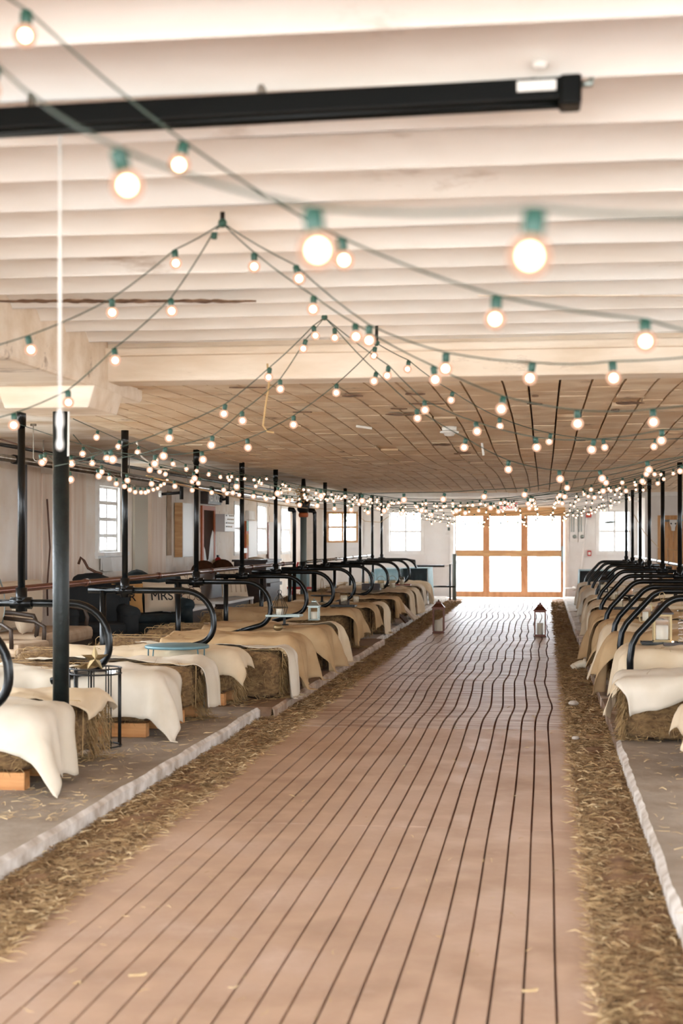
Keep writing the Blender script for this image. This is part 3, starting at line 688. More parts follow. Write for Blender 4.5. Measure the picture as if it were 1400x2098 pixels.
# flap of burlap on the second right bale
drape(10.3, 11.0, 2.5, .545, .51, .60, 10.50, .66, .22, .25, M['bl'], 'narrow beige burlap strip hanging off the second right bale', -1, seed=77, mound=0)
drape(9.5, 10.2, 2.5, .95, .4, 1.2, 9.8, .7, .6, .2, M['bl'], 'beige cloth end hanging at the far right edge, low', -1, seed=79, mound=0)
# wisps of hay spilling at the ends
for i, (X, Y, s) in enumerate(((-2.83, 9.05, -1), (-2.66, 11.2, -1), (-2.30, 12.85, -1), (-2.6, 12.28, -1), (.56, 10.5, 1), (-2.44, 18.8, -1), (-2.42, 21.7, -1), (.74, 28.5, 1))):
    mb = MB()
    for _ in range(420):
        p = Vector((-s * random.uniform(-.01, .03), random.uniform(-.22, .22), random.uniform(.05, .36))); q = p + Vector((-s * random.uniform(.0, .05), random.gauss(0, .03), -random.uniform(.03, .12)))
        if q.z < .002: q.z = .002
        mb.strand(p, q, .0022)
    for _ in range(200):
        p = Vector((random.gauss(0, .10), random.gauss(0, .12), .004)); q = p + Vector((random.gauss(0, .05), random.gauss(0, .05), .01)); mb.strand(p, q, .002)
    o = mb.obj('hay_tuft', M['haystrand']); o.location = (X, Y, .104)
    tag(o, ('wispy hay tuft spilling from a bale end, %s row, %s of its row from the camera' % (('left' if X < 0 else 'right'), ORD[[0, 2, 4, 3, 0, 5, 6, 1][i]])), 'hay', kind='stuff')

# ------------------------------------------------------------------ stall dividers, poles, rails
def arc(cx, cz_, r, a0, a1, n=8): return [(cx + r * math.cos(a0 + (a1 - a0) * i / n), cz_ + r * math.sin(a0 + (a1 - a0) * i / n)) for i in range(n + 1)]
PX, RX, HX = -3.66, -3.97, 1.05
def divider(Y, side, label, xt=-2.90, pole=True, post=True):
    if side == 'left':
        t = thing('stall_divider', label, 'stall divider', (PX, Y, .10), 0); X0 = PX; z = HX - .10; r = .27; e = xt - X0
        pts = [(-.33, z)] + arc(e - r, z - r, r, PI / 2, 0) + arc(e - .17, z - r - .03, .17, 0, -PI * .42) + [(e - .42, z - r - .28)]
        MB().tube([(a, 0, b) for a, b in pts], .027, 10).obj('loop_pipe', M['pipe'], t, True)
        if post: MB().tube([(-.20, 0, 0), (-.20, 0, z)], .030, 10).obj('support_post', M['pipe'], t, True)
        px_ = 0
    else:
        X0 = 1.65; t = thing('stall_divider', label, 'stall divider', (X0, Y, .10), 0); z = HX - .10; e = -.72
        e = -.60 + max(0, min(.17, (Y - 17) * .025)) + (.12 if Y < 10 else 0); pts = [(.35, z)] + arc(e, z - .18, .18, PI / 2, PI * .75); lx, lz = pts[-1]; pts += [(lx - .21, lz - .23), (lx - .25, lz - .31), (lx - .265, lz - .42), (lx - .265, lz - .66)]
        MB().tube([(a, 0, b) for a, b in pts], .027, 10).obj('loop_pipe', M['pipe'], t, True)
        if post: MB().tube([(.18, 0, 0), (.18, 0, z)], .030, 10).obj('support_post', M['pipe'], t, True)
    jb = MB(); jb.tube([(-.075, 0, z), (.075, 0, z)], .043, 10); jb.tube([(0, 0, z - .06), (0, 0, z + .11)], .042, 10)
    jb.tube([(0, -.05, z + .02), (0, .05, z + .02)], .022, 8)
    jb.obj('clamp', M['pipe'], t, True)
    if pole:
        q = MB().tube([(0, 0, z + .02), (0, 0, 2.44 - .10)], .027, 10).obj('upright_pole', M['pipe'], t, True)
        MB().tube([(0, 0, 2.20), (0, 0, 2.36)], .034, 10).obj('upper_sleeve', M['pipe'], q, True)
    return t
ld = [7.9, 10.3, 12.8, 15.45, 17.8, 20.05, 22.3, 24.6, 27.1, 29.3, 31.4, 33.2]
for i, d in enumerate(ld):
    Y = YD(-2.9 if i != 1 else -3.3, d)
    divider(Y, 'left', 'curved black pipe stall divider, ' + nth(i, 'left'), xt=-2.86 if i != 1 else -3.02, pole=i not in (0, 6), post=True)
rd = [11.2, 12.7, 13.9, 15.7, 18, 20.6, 23.2, 25.4, 27.6, 29.7]
for i, d in enumerate(rd): divider(YD(1.2, d), 'right', 'slanting black pipe stall divider, ' + nth(i, 'right'), pole=True)
def rail(x, y0, y1, z, label, m, r=.026):
    t = thing('long_rail', label, 'rail', (x, y0, z)); MB().tube([(0, 0, 0), (0, y1 - y0, 0)], r, 10).obj('pipe', m, t, True)
    yy = 1.0
    while yy < y1 - y0: MB().tube([(0, yy, 0), (0, yy + .08, 0)], r + .009, 10).obj('coupling', m, t, True); yy += 2.45
    return t
ra = rail(-3.99, 6.5, YD(-3.97, 23.5), 1.12, 'long brown steel rail along the back of the near left stalls', M['railred'])
rail(-3.99, 24.6, 34.2, 1.12, 'pale worn rail along the back of the far left stalls', M['steel'])
rail(1.98, 8, 32.5, 1.12, 'long steel rail behind the right stalls', M['steel'])
for X, dd, lab in ((-3.97, 23.5, 'short black elbowed pipe post left of the grey column'), (-3.80, 24.5, 'short black elbowed pipe post right of the grey column')):
    Y = YD(X, dd); t = thing('elbow_post', lab, 'post', (X, Y, .1)); s = -1 if X < -3.9 else -1
    MB().tube([(0, 0, 0), (0, 0, 1.83), (0, 0, 1.86)], .03, 10).obj('pipe', M['pipe'], t, True)
    MB().tube([(0, 0, 1.83), (s * .02, 0, 1.875), (s * .10, 0, 1.885)], .038, 10).obj('elbow', M['pipe'], t, True)
gc = P(622, 1180, 25.2); t = thing('steel_column', 'dark grey round column at the far left, below flowers', 'column', (gc.x, gc.y, .04))
MB().tube([(0, 0, 0), (0, 0, 1.95)], .055, 14).obj('shaft', M['grey'], t, True); MB().lathe([(.06, 1.90), (.11, 1.96), (.12, 2.1), (.06, 2.18), (.03, 2.5)], n=12).obj('bracket', M['blackmetal'], t, True)
MB().lathe([(.07, 1.84), (.085, 1.86), (.085, 1.9), (.07, 1.92)], n=12).obj('band', M['orange'], t, True)
mb = MB()
for _ in range(160):
    p = Vector((random.gauss(-.02, .08), -.12 + random.gauss(0, .05), 2.22 + random.gauss(0, .08))); q = [p + Vector([random.uniform(-.035, .035) for _ in range(3)]) for _ in range(3)]; mb.add(q, [(0, 1, 2)])
o = mb.obj('flower_bunch', M['mustard']); o.location = (gc.x, gc.y, .04); tag(o, 'dried flower bunch tied to the top of the grey column', 'flowers', kind='stuff')
# the big near column
t = thing('iron_column', 'thick dark green-black column with worn edge at the left', 'column', (cb.x, cb.y, .1))
MB().tube([(0, 0, 0), (0, 0, 2.17)], .049, 20).obj('shaft', M['pipedark'], t, True)
MB().box((0, 0, .01), (.12, .12, .02)).obj('base_plate', M['pipedark'], t)
MB().tube([(.052, -.02, 1.9), (.055, -.02, 2.17)], .008, 6).obj('cable_clip', M['plastic'], t)
# milk line along the left wall
t = thing('milk_line', 'long steel pipe running under the ceiling of the left aisle', 'pipe', (-5.35, 8, 2.315))
MB().tube([(0, 0, 0), (0, 12.5, 0), (0, 26.5, 0)], .036, 12).obj('pipe', M['steel'], t, True)
for yy in (6.3, 9.1, 12.2, 15.2, 18.7, 22): MB().tube([(0, yy, 0), (0, yy + .12, 0)], .048, 12).obj('coupling', M['blackmetal'], t, True)
for yy in (2, 7.2, 10.5, 13.6, 17, 20.4, 24): MB().tube([(0, yy, .04), (0, yy, .26)], .007, 6).obj('hanger', M['steel'], t)
t = thing('dark_conduit', 'dark flat conduit along the ceiling above the left aisle', 'pipe', (-5.5, 9, 2.47))
MB().tube([(0, 0, 0), (.05, 6, -.01), (0, 13, .0), (.25, 20, 0)], .02, 8).obj('pipe', M['blackmetal'], t, True)
for (yy, l) in ((12.8, .3), (15.6, .35), (19, .3)):
    t = thing('pipe_hook', 'small %s hook hanging under the left aisle ceiling' % {12.8: 'nearest', 15.6: 'middle', 19: 'farthest'}[yy], 'hook', (-4.6, yy, 2.55))
    MB().tube([(0, 0, 0), (0, 0, -l)] + [(.04 - .04 * math.cos(a * .5), 0, -l - .04 * math.sin(a * .5)) for a in range(1, 6)], .005, 6).obj('wire', M['steel'], t); MB().lathe([(.03, -.02), (.03, 0)], n=8).obj('plate', M['steel'], t)
# tap-like arms on the milk line
for (px, py, lab) in ((372, 1011, 'black valve arm with white end on the left milk line'), (466, 1022, 'black valve arm beyond the restroom sign')):
    Y, d = wallY(px, -5.35); t = thing('valve', lab, 'valve', (-5.35, Y, 2.315))
    MB().tube([(.0, 0, .03), (.0, 0, -.22)], .03, 8).obj('body', M['blackmetal'], t, True); al = .3 if px < 400 else .09; MB().tube([(0, 0, -.12), (-al, 0, -.14)], .022, 8).obj('arm', M['blackmetal'], t, True)
    MB().lathe([(.05, -.02), (.05, .02)], (0, 0, 0), 10).obj('end_cap', M['plastic'] if px < 400 else M['blackmetal'], t, loc=(-al - .02, 0, -.14)).rotation_euler = (0, PI / 2, 0)
p = P(449, 1012, 24.5); t = thing('paddle_fan', 'black flat oval paddle on an arm near the restroom sign', 'fan', p, 0)
o = sphere(.11, 16, 8, .16).obj('paddle', M['blackmetal'], t, True); o.rotation_euler = (0, PI * .25, 0)
MB().tube([(0.01, 0, .0), (.07, .0, .05), (.17, 0, .06), (.18, 0, .2)], .011, 8).obj('arm', M['blackmetal'], t, True)

# end railing left of the door
t = thing('pipe_railing', 'black and white pipe railing between teal table and big door', 'railing', (0, 0, 0)); q = YD(-2.5, 35.6)
x0, x1 = P(850, 1160, 35.4).x, P(934, 1160, 35.9).x
MB().tube([(x0 - .25, q, LZ(1146, 35.5)), (x0 - .02, q, LZ(1149, 35.5)), (x0, q, LZ(1160, 35.5)), (x1 - .25, q, LZ(1160, 35.5))], .028, 8).obj('top_pipe', M['pipe'], t, True)
MB().tube([(x1 - .26, q, LZ(1160, 35.5)), (x1 + .02, q + .3, LZ(1154, 35.5))], .028, 8).obj('white_pipe', M['white'], t, True)
MB().tube([(P(880, 1160, 35.5).x, q, LZ(1202, 35.5)), (x1, q, LZ(1202, 35.5))], .022, 8).obj('lower_pipe', M['pipe'], t, True)
for a in (922, 931): MB().tube([(P(a, 1160, 35.5).x, q + .04, 0.0), (P(a, 1160, 35.5).x, q + .04, LZ(1156 if a < 930 else 1135, 35.5))], .022 if a < 930 else .05, 8).obj('post', M['pipe'] if a < 930 else M['grey'], t, True)
t = thing('pipe_railing', 'short white pipe railing right of the big door', 'railing', (0, 0, 0)); x0, x1 = P(1160, 1207, 36).x, P(1184, 1207, 36).x; q = YD(.6, 36.2)
MB().tube([(x0, q, 0), (x0, q, LZ(1207, 36)), (x1, q, LZ(1207, 36))], .035, 8).obj('pipe', M['white'], t, True); MB().tube([(x1 - .12, q, LZ(1207, 36)), (x1 - .05, q, LZ(1207, 36))], .05, 8).obj('collar', M['white'], t, True)

# ------------------------------------------------------------------ black bar with pull cord
a, b = P(-80, 258, 3.86), P(1186, 190, 3.66)
t = thing('screen_housing', 'long black projection-screen tube under the white ceiling', 'projection screen', a)
dv = b - a; up = Vector((0, 0, 1)); L = dv.length
def prism_along(mb, a, b, w, h, off=(0, 0)):
    d = (b - a).normalized(); s = d.cross(up).normalized()
    vs = []
    for e in (a, b):
        for x, z in ((-1, -1), (1, -1), (1, 1), (-1, 1)): vs.append(e + s * (x * w / 2 + off[0]) + up * (z * h / 2 + off[1]))
    return mb.add(vs, [(3, 2, 1, 0), (4, 5, 6, 7), (0, 1, 5, 4), (1, 2, 6, 5), (2, 3, 7, 6), (3, 0, 4, 7)])
z0 = Vector((0, 0, 0)); prism_along(MB(), z0, dv, .07, .058, (0, .006)).obj('case', M['screen'], t, bevel=.008)
MB().tube([z0 - up * .022, dv - up * .022], .016, 10).obj('roller', M['screen'], t, True)
prism_along(MB(), dv * .97, dv * 1.004, .085, .075).obj('end_cap', M['screen'], t, bevel=.008)
MB().tube([dv * 1.0 + up * .02, dv * 1.018 + up * .02, dv * 1.02 + up * .04], .009, 8).obj('bracket', M['silver'], t, True)
sd = dv.normalized().cross(up).normalized(); prism_along(MB(), dv * .905 , dv * .965, .004, .026, (.037, .012)).obj('white_label', M['plastic'], t)
for k in (.12, .5, .93): MB().tube([dv * k + up * .02, dv * k + up * (2.70 - a.z)], .012, 6).obj('hanger', M['steel'], t)
pc = P(123, 290, 3.83); bt = P(123, 915, 3.83)
c = thing('pull_cord', 'white pull cord with rounded handle hanging from the black tube', 'cord', pc)
MB().tube([(0, 0, .02), (0, 0, bt.z - pc.z + .1)], .004, 8).obj('cord', M['plastic'], c, True)
zb = bt.z - pc.z; MB().lathe([(.004, .10), (.009, .085), (.010, .06), (.006, .045), (.006, .02), (.010, .008), (.008, -.006), (.002, -.010)], (0, 0, zb), 12).obj('handle', M['plastic'], c, True)
p = P(1107, 120, 3.6); o = sphere(.022, 10, 6, .6).obj('porcelain_insulator', M['plastic'], None, True); o.location = (p.x, p.y, 2.668); tag(o, 'white porcelain knob on the ceiling ribs above the tube end', 'knob')
# smoke detector and small ceiling bits
p = P(921, 880, 13.0)
t = thing('smoke_detector', 'white smoke detector on the tiled ceiling', 'smoke detector', (p.x, p.y, 2.49)); MB().lathe([(.065, -.03), (.065, .02)], n=16).obj('base', M['plastic'], t, True); MB().lathe([(.02, -.075), (.04, -.07), (.055, -.045), (.085, -.045), (.085, -.03), (.05, -.03)], n=16).obj('cover', M['plastic'], t, True)
for (px, py, d, ln, lab) in ((987, 915, 14.5, .16, 'short white rod hanging from the tiled ceiling'), (730, 883, 12.8, .02, 'short white tube fixed flat to the tiled ceiling')):
    p = P(px, py, d); o = MB().tube([(0, 0, 0), (.02 if ln > .1 else .14, 0, -ln)], .012, 8).obj('ceiling_rod', M['plastic']); o.location = (p.x, p.y, 2.49); tag(o, lab, 'rod')
p = P(548, 880, 8.5); t = MB().tube([(0, 0, 2.52), (.01, 0, 2.4), (-.01, 0, 2.28), (-.025, 0, 2.16), (0, 0, 2.125), (.04, 0, 2.12)], .006, 6).obj('rope_hook', M['rope']); t.location = (p.x, p.y, 0); tag(t, 'frayed rope hook dangling from the ceiling beam', 'rope')

# ------------------------------------------------------------------ string lights
def bulb_me(n, k): return sphere(.0235, n, k).mesh('bulb', M['bulb'], True)
BH, BLo = bulb_me(20, 12), bulb_me(10, 6)
SK = MB().lathe([(.0085, .018), (.012, .022), (.0125, .045), (.010, .050)], n=12).mesh('socket', M['socket'], True)
SKL = MB().lathe([(.010, .018), (.0125, .045)], n=6).mesh('socket', M['socket'], True)
def lamp_string(label, start, bulbs, end, lowres=False, cordr=.0028, sock_only=()):
    s = Vector(start); t = thing('string_lights', label, 'string lights', s)
    pts = [s] + [Vector(b) + Vector((0, 0, .052)) for b in bulbs] + ([Vector(end)] if end is not None else [])
    fine = []
    for i in range(len(pts) - 1):
        a, b = pts[i], pts[i + 1]; L_ = (b - a).length; n = 1 if lowres else 4
        for j in range(n): f = j / n; fine.append(a.lerp(b, f) - Vector((0, 0, .04 * L_ * 4 * f * (1 - f) * .5)) - s)
    fine.append(pts[-1] - s); MB().tube(fine, cordr, 5).obj('cord', M['cord'], t, True)
    for i, b in enumerate(bulbs):
        rx, ry = random.uniform(-.3, .3), random.uniform(-.3, .3); pv = Vector(b) + Vector((0, 0, .05)); R = Matrix.Rotation(rx, 3, 'X') @ Matrix.Rotation(ry, 3, 'Y')
        loc = pv + R @ Vector((0, 0, -.05)) - s
        for nm, me in (('bulb', BLo if lowres else BH), ('socket', SKL if lowres else SK)):
            if nm == 'bulb' and i in sock_only: continue
            o = bpy.data.objects.new(nm, me); C.objects.link(o); o.parent = t; o.location = loc; o.rotation_euler = (rx, ry, 0)
    return t
def px_string(label, st, bl, en, **k): return lamp_string(label, P(*st), [P(*b) for b in bl], P(*en) if en else None, **k)
px_string('globe string lights crossing just above the camera, over the black tube', (-60, -60, 2.8), [(55, 75, 2.85), (378, 343, 2.97), (698, 533, 3.3), (1018, 655, 3.15), (1322, 703, 3.15)], (1520, 700, 3.2))
px_string('globe string lights closest to the camera with the largest blurred bulbs', (-160, 60, 2.7), [(-8, 193, 2.5), (240, 380, 2.0), (640, 515, 1.74), (1097, 527, 1.56)], (1520, 440, 1.5))
AP = P(456, 455, 5.37)
px_string('globe string lights from the high hook down to the left edge, upper line', (456, 457, 5.37), [(358, 540, 5.5), (229, 640, 5.5), (57, 717, 5.4)], (-150, 740, 5.3))
px_string('globe string lights from the high hook to the left, lower line with an empty socket', (456, 457, 5.37), [(440, 500, 5.5), (350, 638, 5.8), (234, 740, 6.0), (139, 825, 6.1), (29, 872, 6.1)], (-120, 880, 6.1), sock_only=(0,))
px_string('globe string lights from the high hook sweeping low across to the right', (456, 457, 5.37), [(521, 546, 5.4), (643, 635, 5.4), (728, 692, 5.4), (888, 778, 5.5), (1032, 840, 5.6), (1183, 868, 5.6), (1338, 865, 5.8)], (1490, 815, 5.9))
px_string('globe string lights from the high hook to the right edge, upper line', (456, 457, 5.37), [(606, 573, 5.3), (757, 697, 5.0), (914, 755, 4.75), (1092, 775, 4.8), (1255, 775, 4.5)], (1500, 720, 4.4))
px_string('globe string lights from the second hook down left, outer line', (665, 650, 7.6), [(642, 688, 7.6), (553, 773, 7.6), (462, 848, 7.6), (350, 898, 7.7), (226, 942, 7.7)], (112, 955, 8.0))
px_string('globe string lights from the second hook down left, inner line', (665, 650, 7.6), [(627, 715, 7.7), (574, 797, 7.8), (496, 862, 7.9), (436, 912, 8.0), (340, 935, 8.2)], (136, 950, 9.0))
px_string('globe string lights from the second hook down right, lower line', (665, 650, 7.6), [(686, 692, 7.6), (772, 782, 7.8), (854, 857, 8.0), (955, 917, 8.1), (1042, 962, 8.3), (1146, 982, 8.6), (1229, 982, 8.6), (1326, 963, 8.5)], (1450, 925, 8.4))
px_string('globe string lights from the second hook down right, upper line', (665, 650, 7.6), [(797, 770, 7.5), (870, 840, 7.7), (975, 885, 7.5), (1098, 917, 7.4), (1218, 922, 7.1), (1357, 903, 6.9)], (1480, 870, 6.8))
px_string('globe string lights from the hook by the tiled ceiling to the left column', (772, 703, 8.2), [(769, 729, 8.2), (690, 805, 8.25), (602, 870, 8.3), (507, 917, 8.5), (413, 943, 8.7), (318, 950, 8.8), (215, 940, 9.0)], (136, 938, 9.15))
px_string('globe string lights from the hook by the tiled ceiling to the right edge', (772, 703, 8.2), [(838, 757, 8.3), (928, 820, 8.7), (1024, 873, 9.0), (1129, 905, 9.2), (1236, 917, 9.2), (1345, 916, 9.2)], (1440, 895, 9.1))
for (px, py, d, lab) in ((456, 457, 5.37, 'dark ceiling hook holding the near light strings'), (665, 650, 7.6, 'small ceiling hook holding the second set of strings'), (772, 703, 8.2, 'small hook at the beam by the tiled ceiling')):
    p = P(px, py, d); t = thing('ceiling_hook', lab, 'hook', p); MB().tube([(0, 0, 0), (0, 0, max(.03, 2.70 - p.z))], .009, 8).obj('stem', M['blackmetal'], t, True); sphere(.017, 10, 6).obj('knot', M['socket'], t, True)
# zigzag strings between the left and right stall poles
def span(a, b, sag, pitch=.29):
    a, b = Vector(a), Vector(b); n = int((b - a).length / pitch); out = []
    for i in range(1, n):
        f = i / n; q = a.lerp(b, f); q.z -= sag * 4 * f * (1 - f) + random.uniform(-.008, .008); q.z -= .05; out.append(q)
    return out
ys = [9.8, 11.2, 12.6, 14.0, 15.4, 17.0, 18.6, 20.2, 21.8, 23.4, 25.0, 26.6, 28.2, 29.8, 31.4, 33.0, 34.4, 35.4]
lp = lambda Y: (-3.62, Y, 2.34 - .12 * random.random()); rp = lambda Y: (1.62, Y, 2.38 - .12 * random.random())
for i in range(0, len(ys) - 1):
    for dirn in ((0, 1) if i > 3 and i % 4 == 0 else (0,)):
        a, b = (lp(ys[i]), rp(ys[i + 1])) if (i + dirn) % 2 == 0 else (rp(ys[i]), lp(ys[i + 1]))
        sg = .47 if i < 3 else random.uniform(.28, .50)
        lamp_string('globe string lights swagged pole to pole, ' + ORD[min(i, 16)] + (' swag' if dirn == 0 else ' crossing swag') + ' counted from the camera', a, span(a, b, sg), b, lowres=True, cordr=.0028)
# along the left poles
col_ = P(150, 858, 9.25)
a = col_; b = Vector((-3.62, 19.4, 2.36)); lamp_string('globe string lights from the iron column along the left poles, high line', a, span(a, b, .12, .62), b, lowres=True)
a = col_ + Vector((0, 0, -.1)); b = Vector((-4.4, 17.0, 2.3)); lamp_string('globe string lights from the iron column along the left poles, sagging line', a, span(a, b, .25, .48), b, lowres=True)
a = P(130, 945, 9.1); b = Vector((-3.5, 26, 2.3)); lamp_string('globe string lights from the iron column far down the left side, low line', a, span(a, b, .1, .75), b, lowres=True)
# bunch of bulbs tied round the column
s = P(118, 930, 9.05); lamp_string('bunch of globe lights tied around the iron column', s, [P(83, 948, 9.0), (P(93, 944, 9.05)), P(145, 950, 9.05), P(142, 983, 9.05), P(138, 984, 9.15)], P(100, 935, 9.1))

# ------------------------------------------------------------------ lanterns, candles, trays
def lantern_metal(name, label, loc, w, h, m, roof=.26, candle='wax', rz=0, rm=None, cw=.32):
    t = thing(name, label, 'lantern', loc, rz); b = w * .5; hb = h * (1 - roof); th = w * .05
    MB().bb(-b, b, -b, b, 0, h * .035).bb(-b * .9, b * .9, -b * .9, b * .9, h * .035, h * .06).obj('base', m, t, bevel=.002)
    f = MB()
    for x in (-1, 1):
        for y in (-1, 1): f.bb(x * b * .86 - th, x * b * .86 + th, y * b * .86 - th, y * b * .86 + th, h * .06, hb)
    f.bb(-b * .9, b * .9, -b * .9, -b * .8, hb - th * 2, hb).bb(-b * .9, b * .9, b * .8, b * .9, hb - th * 2, hb).bb(-b * .9, -b * .8, -b * .8, b * .8, hb - th * 2, hb).bb(b * .8, b * .9, -b * .8, b * .8, hb - th * 2, hb)
    f.obj('frame', m, t)
    for k in range(4):
        a = k * PI / 2; o = MB().bb(-b * .8, b * .8, -.0015, .0015, h * .06, hb - th * 2).obj('pane', M['lglass'], t); o.rotation_euler.z = a; o.location = (math.sin(a) * b * .86, -math.cos(a) * b * .86, 0)
    r = MB().box((0, 0, hb + h * roof * .06), (w * 1.12, w * 1.12, h * roof * .12)).box((0, 0, hb + h * roof * .34), (w * 1.02, w * 1.02, h * roof * .44), taper=.45).box((0, 0, hb + h * roof * .62), (w * .42, w * .42, h * roof * .14)).lathe([(w * .26, h * roof * .68 + hb), (w * .03, h * roof * .80 + hb)], n=8)
    r.obj('roof', rm or m, t)
    fin = MB().lathe([(w * .03, hb + h * roof * .78), (w * .07, hb + h * roof * .84), (w * .08, hb + h * roof * .9), (w * .03, hb + h * roof * .95), (.001, h)], n=10); fin.obj('finial', m, t, True)
    if candle: MB().lathe([(w * cw * .95, h * .06), (w * cw, h * .08), (w * cw, h * .38), (w * cw * .8, h * .385)], n=16).obj('candle', M[candle], t, True)
    return t
p = P(899, 1297, 23.4); lantern_metal('floor_lantern', 'brown metal lantern with candle standing at the left edge of the alley', (p.x, p.y, .003), .19, .54, M['copper'])
p = P(1107, 1304, 22.6); lantern_metal('floor_lantern', 'brown metal lantern with candle standing right on the alley', (p.x, p.y, .003), .185, .53, M['copper'], cw=.26)
def tray(px, py, d, z, w, l, label, m='silver', stake=False, rz=0):
    p = P(px, py, d); t = thing('serving_tray', label, 'tray', (p.x, p.y, z), rz); MB().bb(-w / 2, w / 2, -l / 2, l / 2, 0, .012).obj('plate', M[m], t, bevel=.003)
    MB().bb(-w / 2, -w / 2 + .012, -l / 2, l / 2, .012, .022).bb(w / 2 - .012, w / 2, -l / 2, l / 2, .012, .022).bb(-w / 2 + .012, w / 2 - .012, -l / 2, -l / 2 + .012, .012, .022).bb(-w / 2 + .012, w / 2 - .012, l / 2 - .012, l / 2, .012, .022).obj('rim', M[m], t)
    if stake: MB().tube([(0, 0, -.085), (0, 0, 0)], .014, 8).lathe([(.05, -.09), (.045, -.08), (.014, -.075)], n=12).obj('foot', M['blackmetal'], t)
    return p
def jar(px, py, d, z, r, h, label, cm='wax', glass='lglass', ch=.55, ratio=.75):
    p = P(px, py, d); t = thing('candle_jar', label, 'candle', (p.x, p.y, z))
    MB().lathe([(r, 0), (r, h), (r * .94, h), (r * .94, .006), (.001, .006)], n=18).obj('glass', M[glass], t, True); MB().lathe([(r * ratio, .007), (r * ratio, h * ch), (.001, h * ch - .004)], n=14).obj('wax', M[cm], t, True)
    MB().tube([(0, 0, h * ch - .006), (0, 0, h * ch + .012)], .0015, 5).obj('wick', M['blackmetal'], t)
    return t
def zt(py, d): return 1.5 - (py - 1105) * d / FPX
# left : geometric lantern on tray
zz = .66; d = 15.35; p = tray(583, 1270, d, .69, .36, .24, 'thin silver tray on a foot under the geometric lantern', stake=True)
g = thing('geometric_lantern', 'black-wired diamond-shaped glass lantern with candle on the silver tray', 'lantern', (p.x - .05, p.y, .703))
w = .15; rings = [(0, .10), (.085, .165), (.22 + .02, .012)]
lv = [(.055, 0), (.085, .085), (.012, .225)]; n6 = 6; ed = MB(); pn = []
for k in range(n6):
    a0, a1 = k * PI / 3, (k + 1) * PI / 3; pt = [[Vector((r * math.cos(a), r * math.sin(a), z)) for r, z in lv] for a in (a0, a1)]
    for j in range(3):
        ed.tube([pt[0][j], pt[1][j]], .0028, 5)
        if j < 2: ed.tube([pt[0][j], pt[0][j + 1]], .0028, 5); pn.append((pt[0][j], pt[1][j], pt[1][j + 1], pt[0][j + 1]))
ed.obj('wire_frame', M['blackmetal'], g)
for q in pn: MB().add(list(q) + [v * .985 + Vector((0, 0, .001)) for v in q], [(0, 1, 2, 3), (7, 6, 5, 4), (0, 4, 5, 1), (1, 5, 6, 2), (2, 6, 7, 3), (3, 7, 4, 0)]).obj('pane', M['lglass'], g)
MB().lathe([(.038, .004), (.038, .07), (.001, .07)], n=14).obj('candle', M['wax'], g, True); MB().tube([(.02 * math.cos(a), 0, .245 + .02 * math.sin(a)) for a in [i * PI / 5 for i in range(10)]], .003, 5, True).obj('ring', M['blackmetal'], g)
p = P(570, 1284, 14.0); g = thing('votive_bowl', 'small round gold bowl on tan burlap below the silver tray', 'bowl', (p.x, p.y, .625)); MB().lathe([(.02, 0), (.042, .015), (.048, .035), (.040, .06), (.036, .06), (.043, .035), (.02, .008)], n=16).obj('bowl', M['brass'], g, True); MB().lathe([(.025, .012), (.025, .03)], n=10).obj('wax', M['wax'], g, True)
p = P(644, 1266, 16.3); lantern_metal('table_lantern', 'silver lantern with oval side window on tan burlap, left row', (p.x, p.y, .60), .12, .245, M['silver'], roof=.38)
p = tray(704, 1243, 18.6, .645, .32, .24, 'dark flat tray under the tall candle in the left row', 'blackmetal')
jar(705, 1240, 18.6, .668, .055, .15, 'tall candle in twig-wrapped glass on the dark tray', glass='fglass', ch=.8)
tw = MB()
for k in range(24): a = k * .262; tw.tube([(.064 * math.cos(a), .064 * math.sin(a), 0), (.064 * math.cos(a + .2), .064 * math.sin(a + .2), .055 + .01 * math.sin(k * 7))], .004, 4)
o = tw.obj('twig_ring', M['darkwood']); o.location = (p.x + .01, p.y, .668); tag(o, 'ring of dark twigs round the foot of the tall candle', 'wreath')
jar(730, 1226, 20.7, .61, .05, .10, 'short frosted square candle glass behind the tall candle', glass='fglass', ch=.85)
for i, (px, py, d, lab) in enumerate(((781, 1207, 25.9, 'left one of two clear ribbed candle jars with handles, left row'), (804, 1209, 26.1, 'right one of two clear ribbed candle jars with handles, left row'))):
    t = jar(px, py, d, .63, .06, .15, lab, glass='fglass', ch=.6); MB().tube([(.075 * math.cos(a * .3), 0, .13 + .09 * math.sin(a * .3)) for a in range(11)], .004, 5).obj('handle', M['brass'], t)
jar(824, 1194, 27.8, .635, .05, .15, 'white candle in square glass on the red-brown tray', ch=.7, glass='fglass'); tray(826, 1195, 28.0, .622, .3, .22, 'red-brown tray far down the left row', 'redtray')
p = P(762, 1185, 26); lantern_metal('table_lantern', 'small white and blue lantern with dark roof far in the left row', (p.x, p.y, .72), .10, .22, M['bluetable'], roof=.4)
o = MB().bb(-.16, .16, -.16, .16, 0, .11).obj('dark_crate', M['darkwood']); o.location = (p.x, p.y, .605); tag(o, 'dark low crate under the small white and blue lantern', 'crate')
# black plate-like stand by the elbow
p = P(660, 1212, 21); g = thing('cake_stand', 'flat black round stand with hoop in the left row', 'stand', (p.x, p.y, .60)); MB().lathe([(.07, 0), (.02, .01), (.015, .08), (.16, .085), (.17, .1), (.001, .1)], n=18).obj('plate', M['blackmetal'], g, True); MB().tube([(0, .12 * math.cos(a), .22 + .12 * math.sin(a)) for a in [i * PI / 8 for i in range(16)]], .004, 5, True).obj('hoop', M['brass'], g)
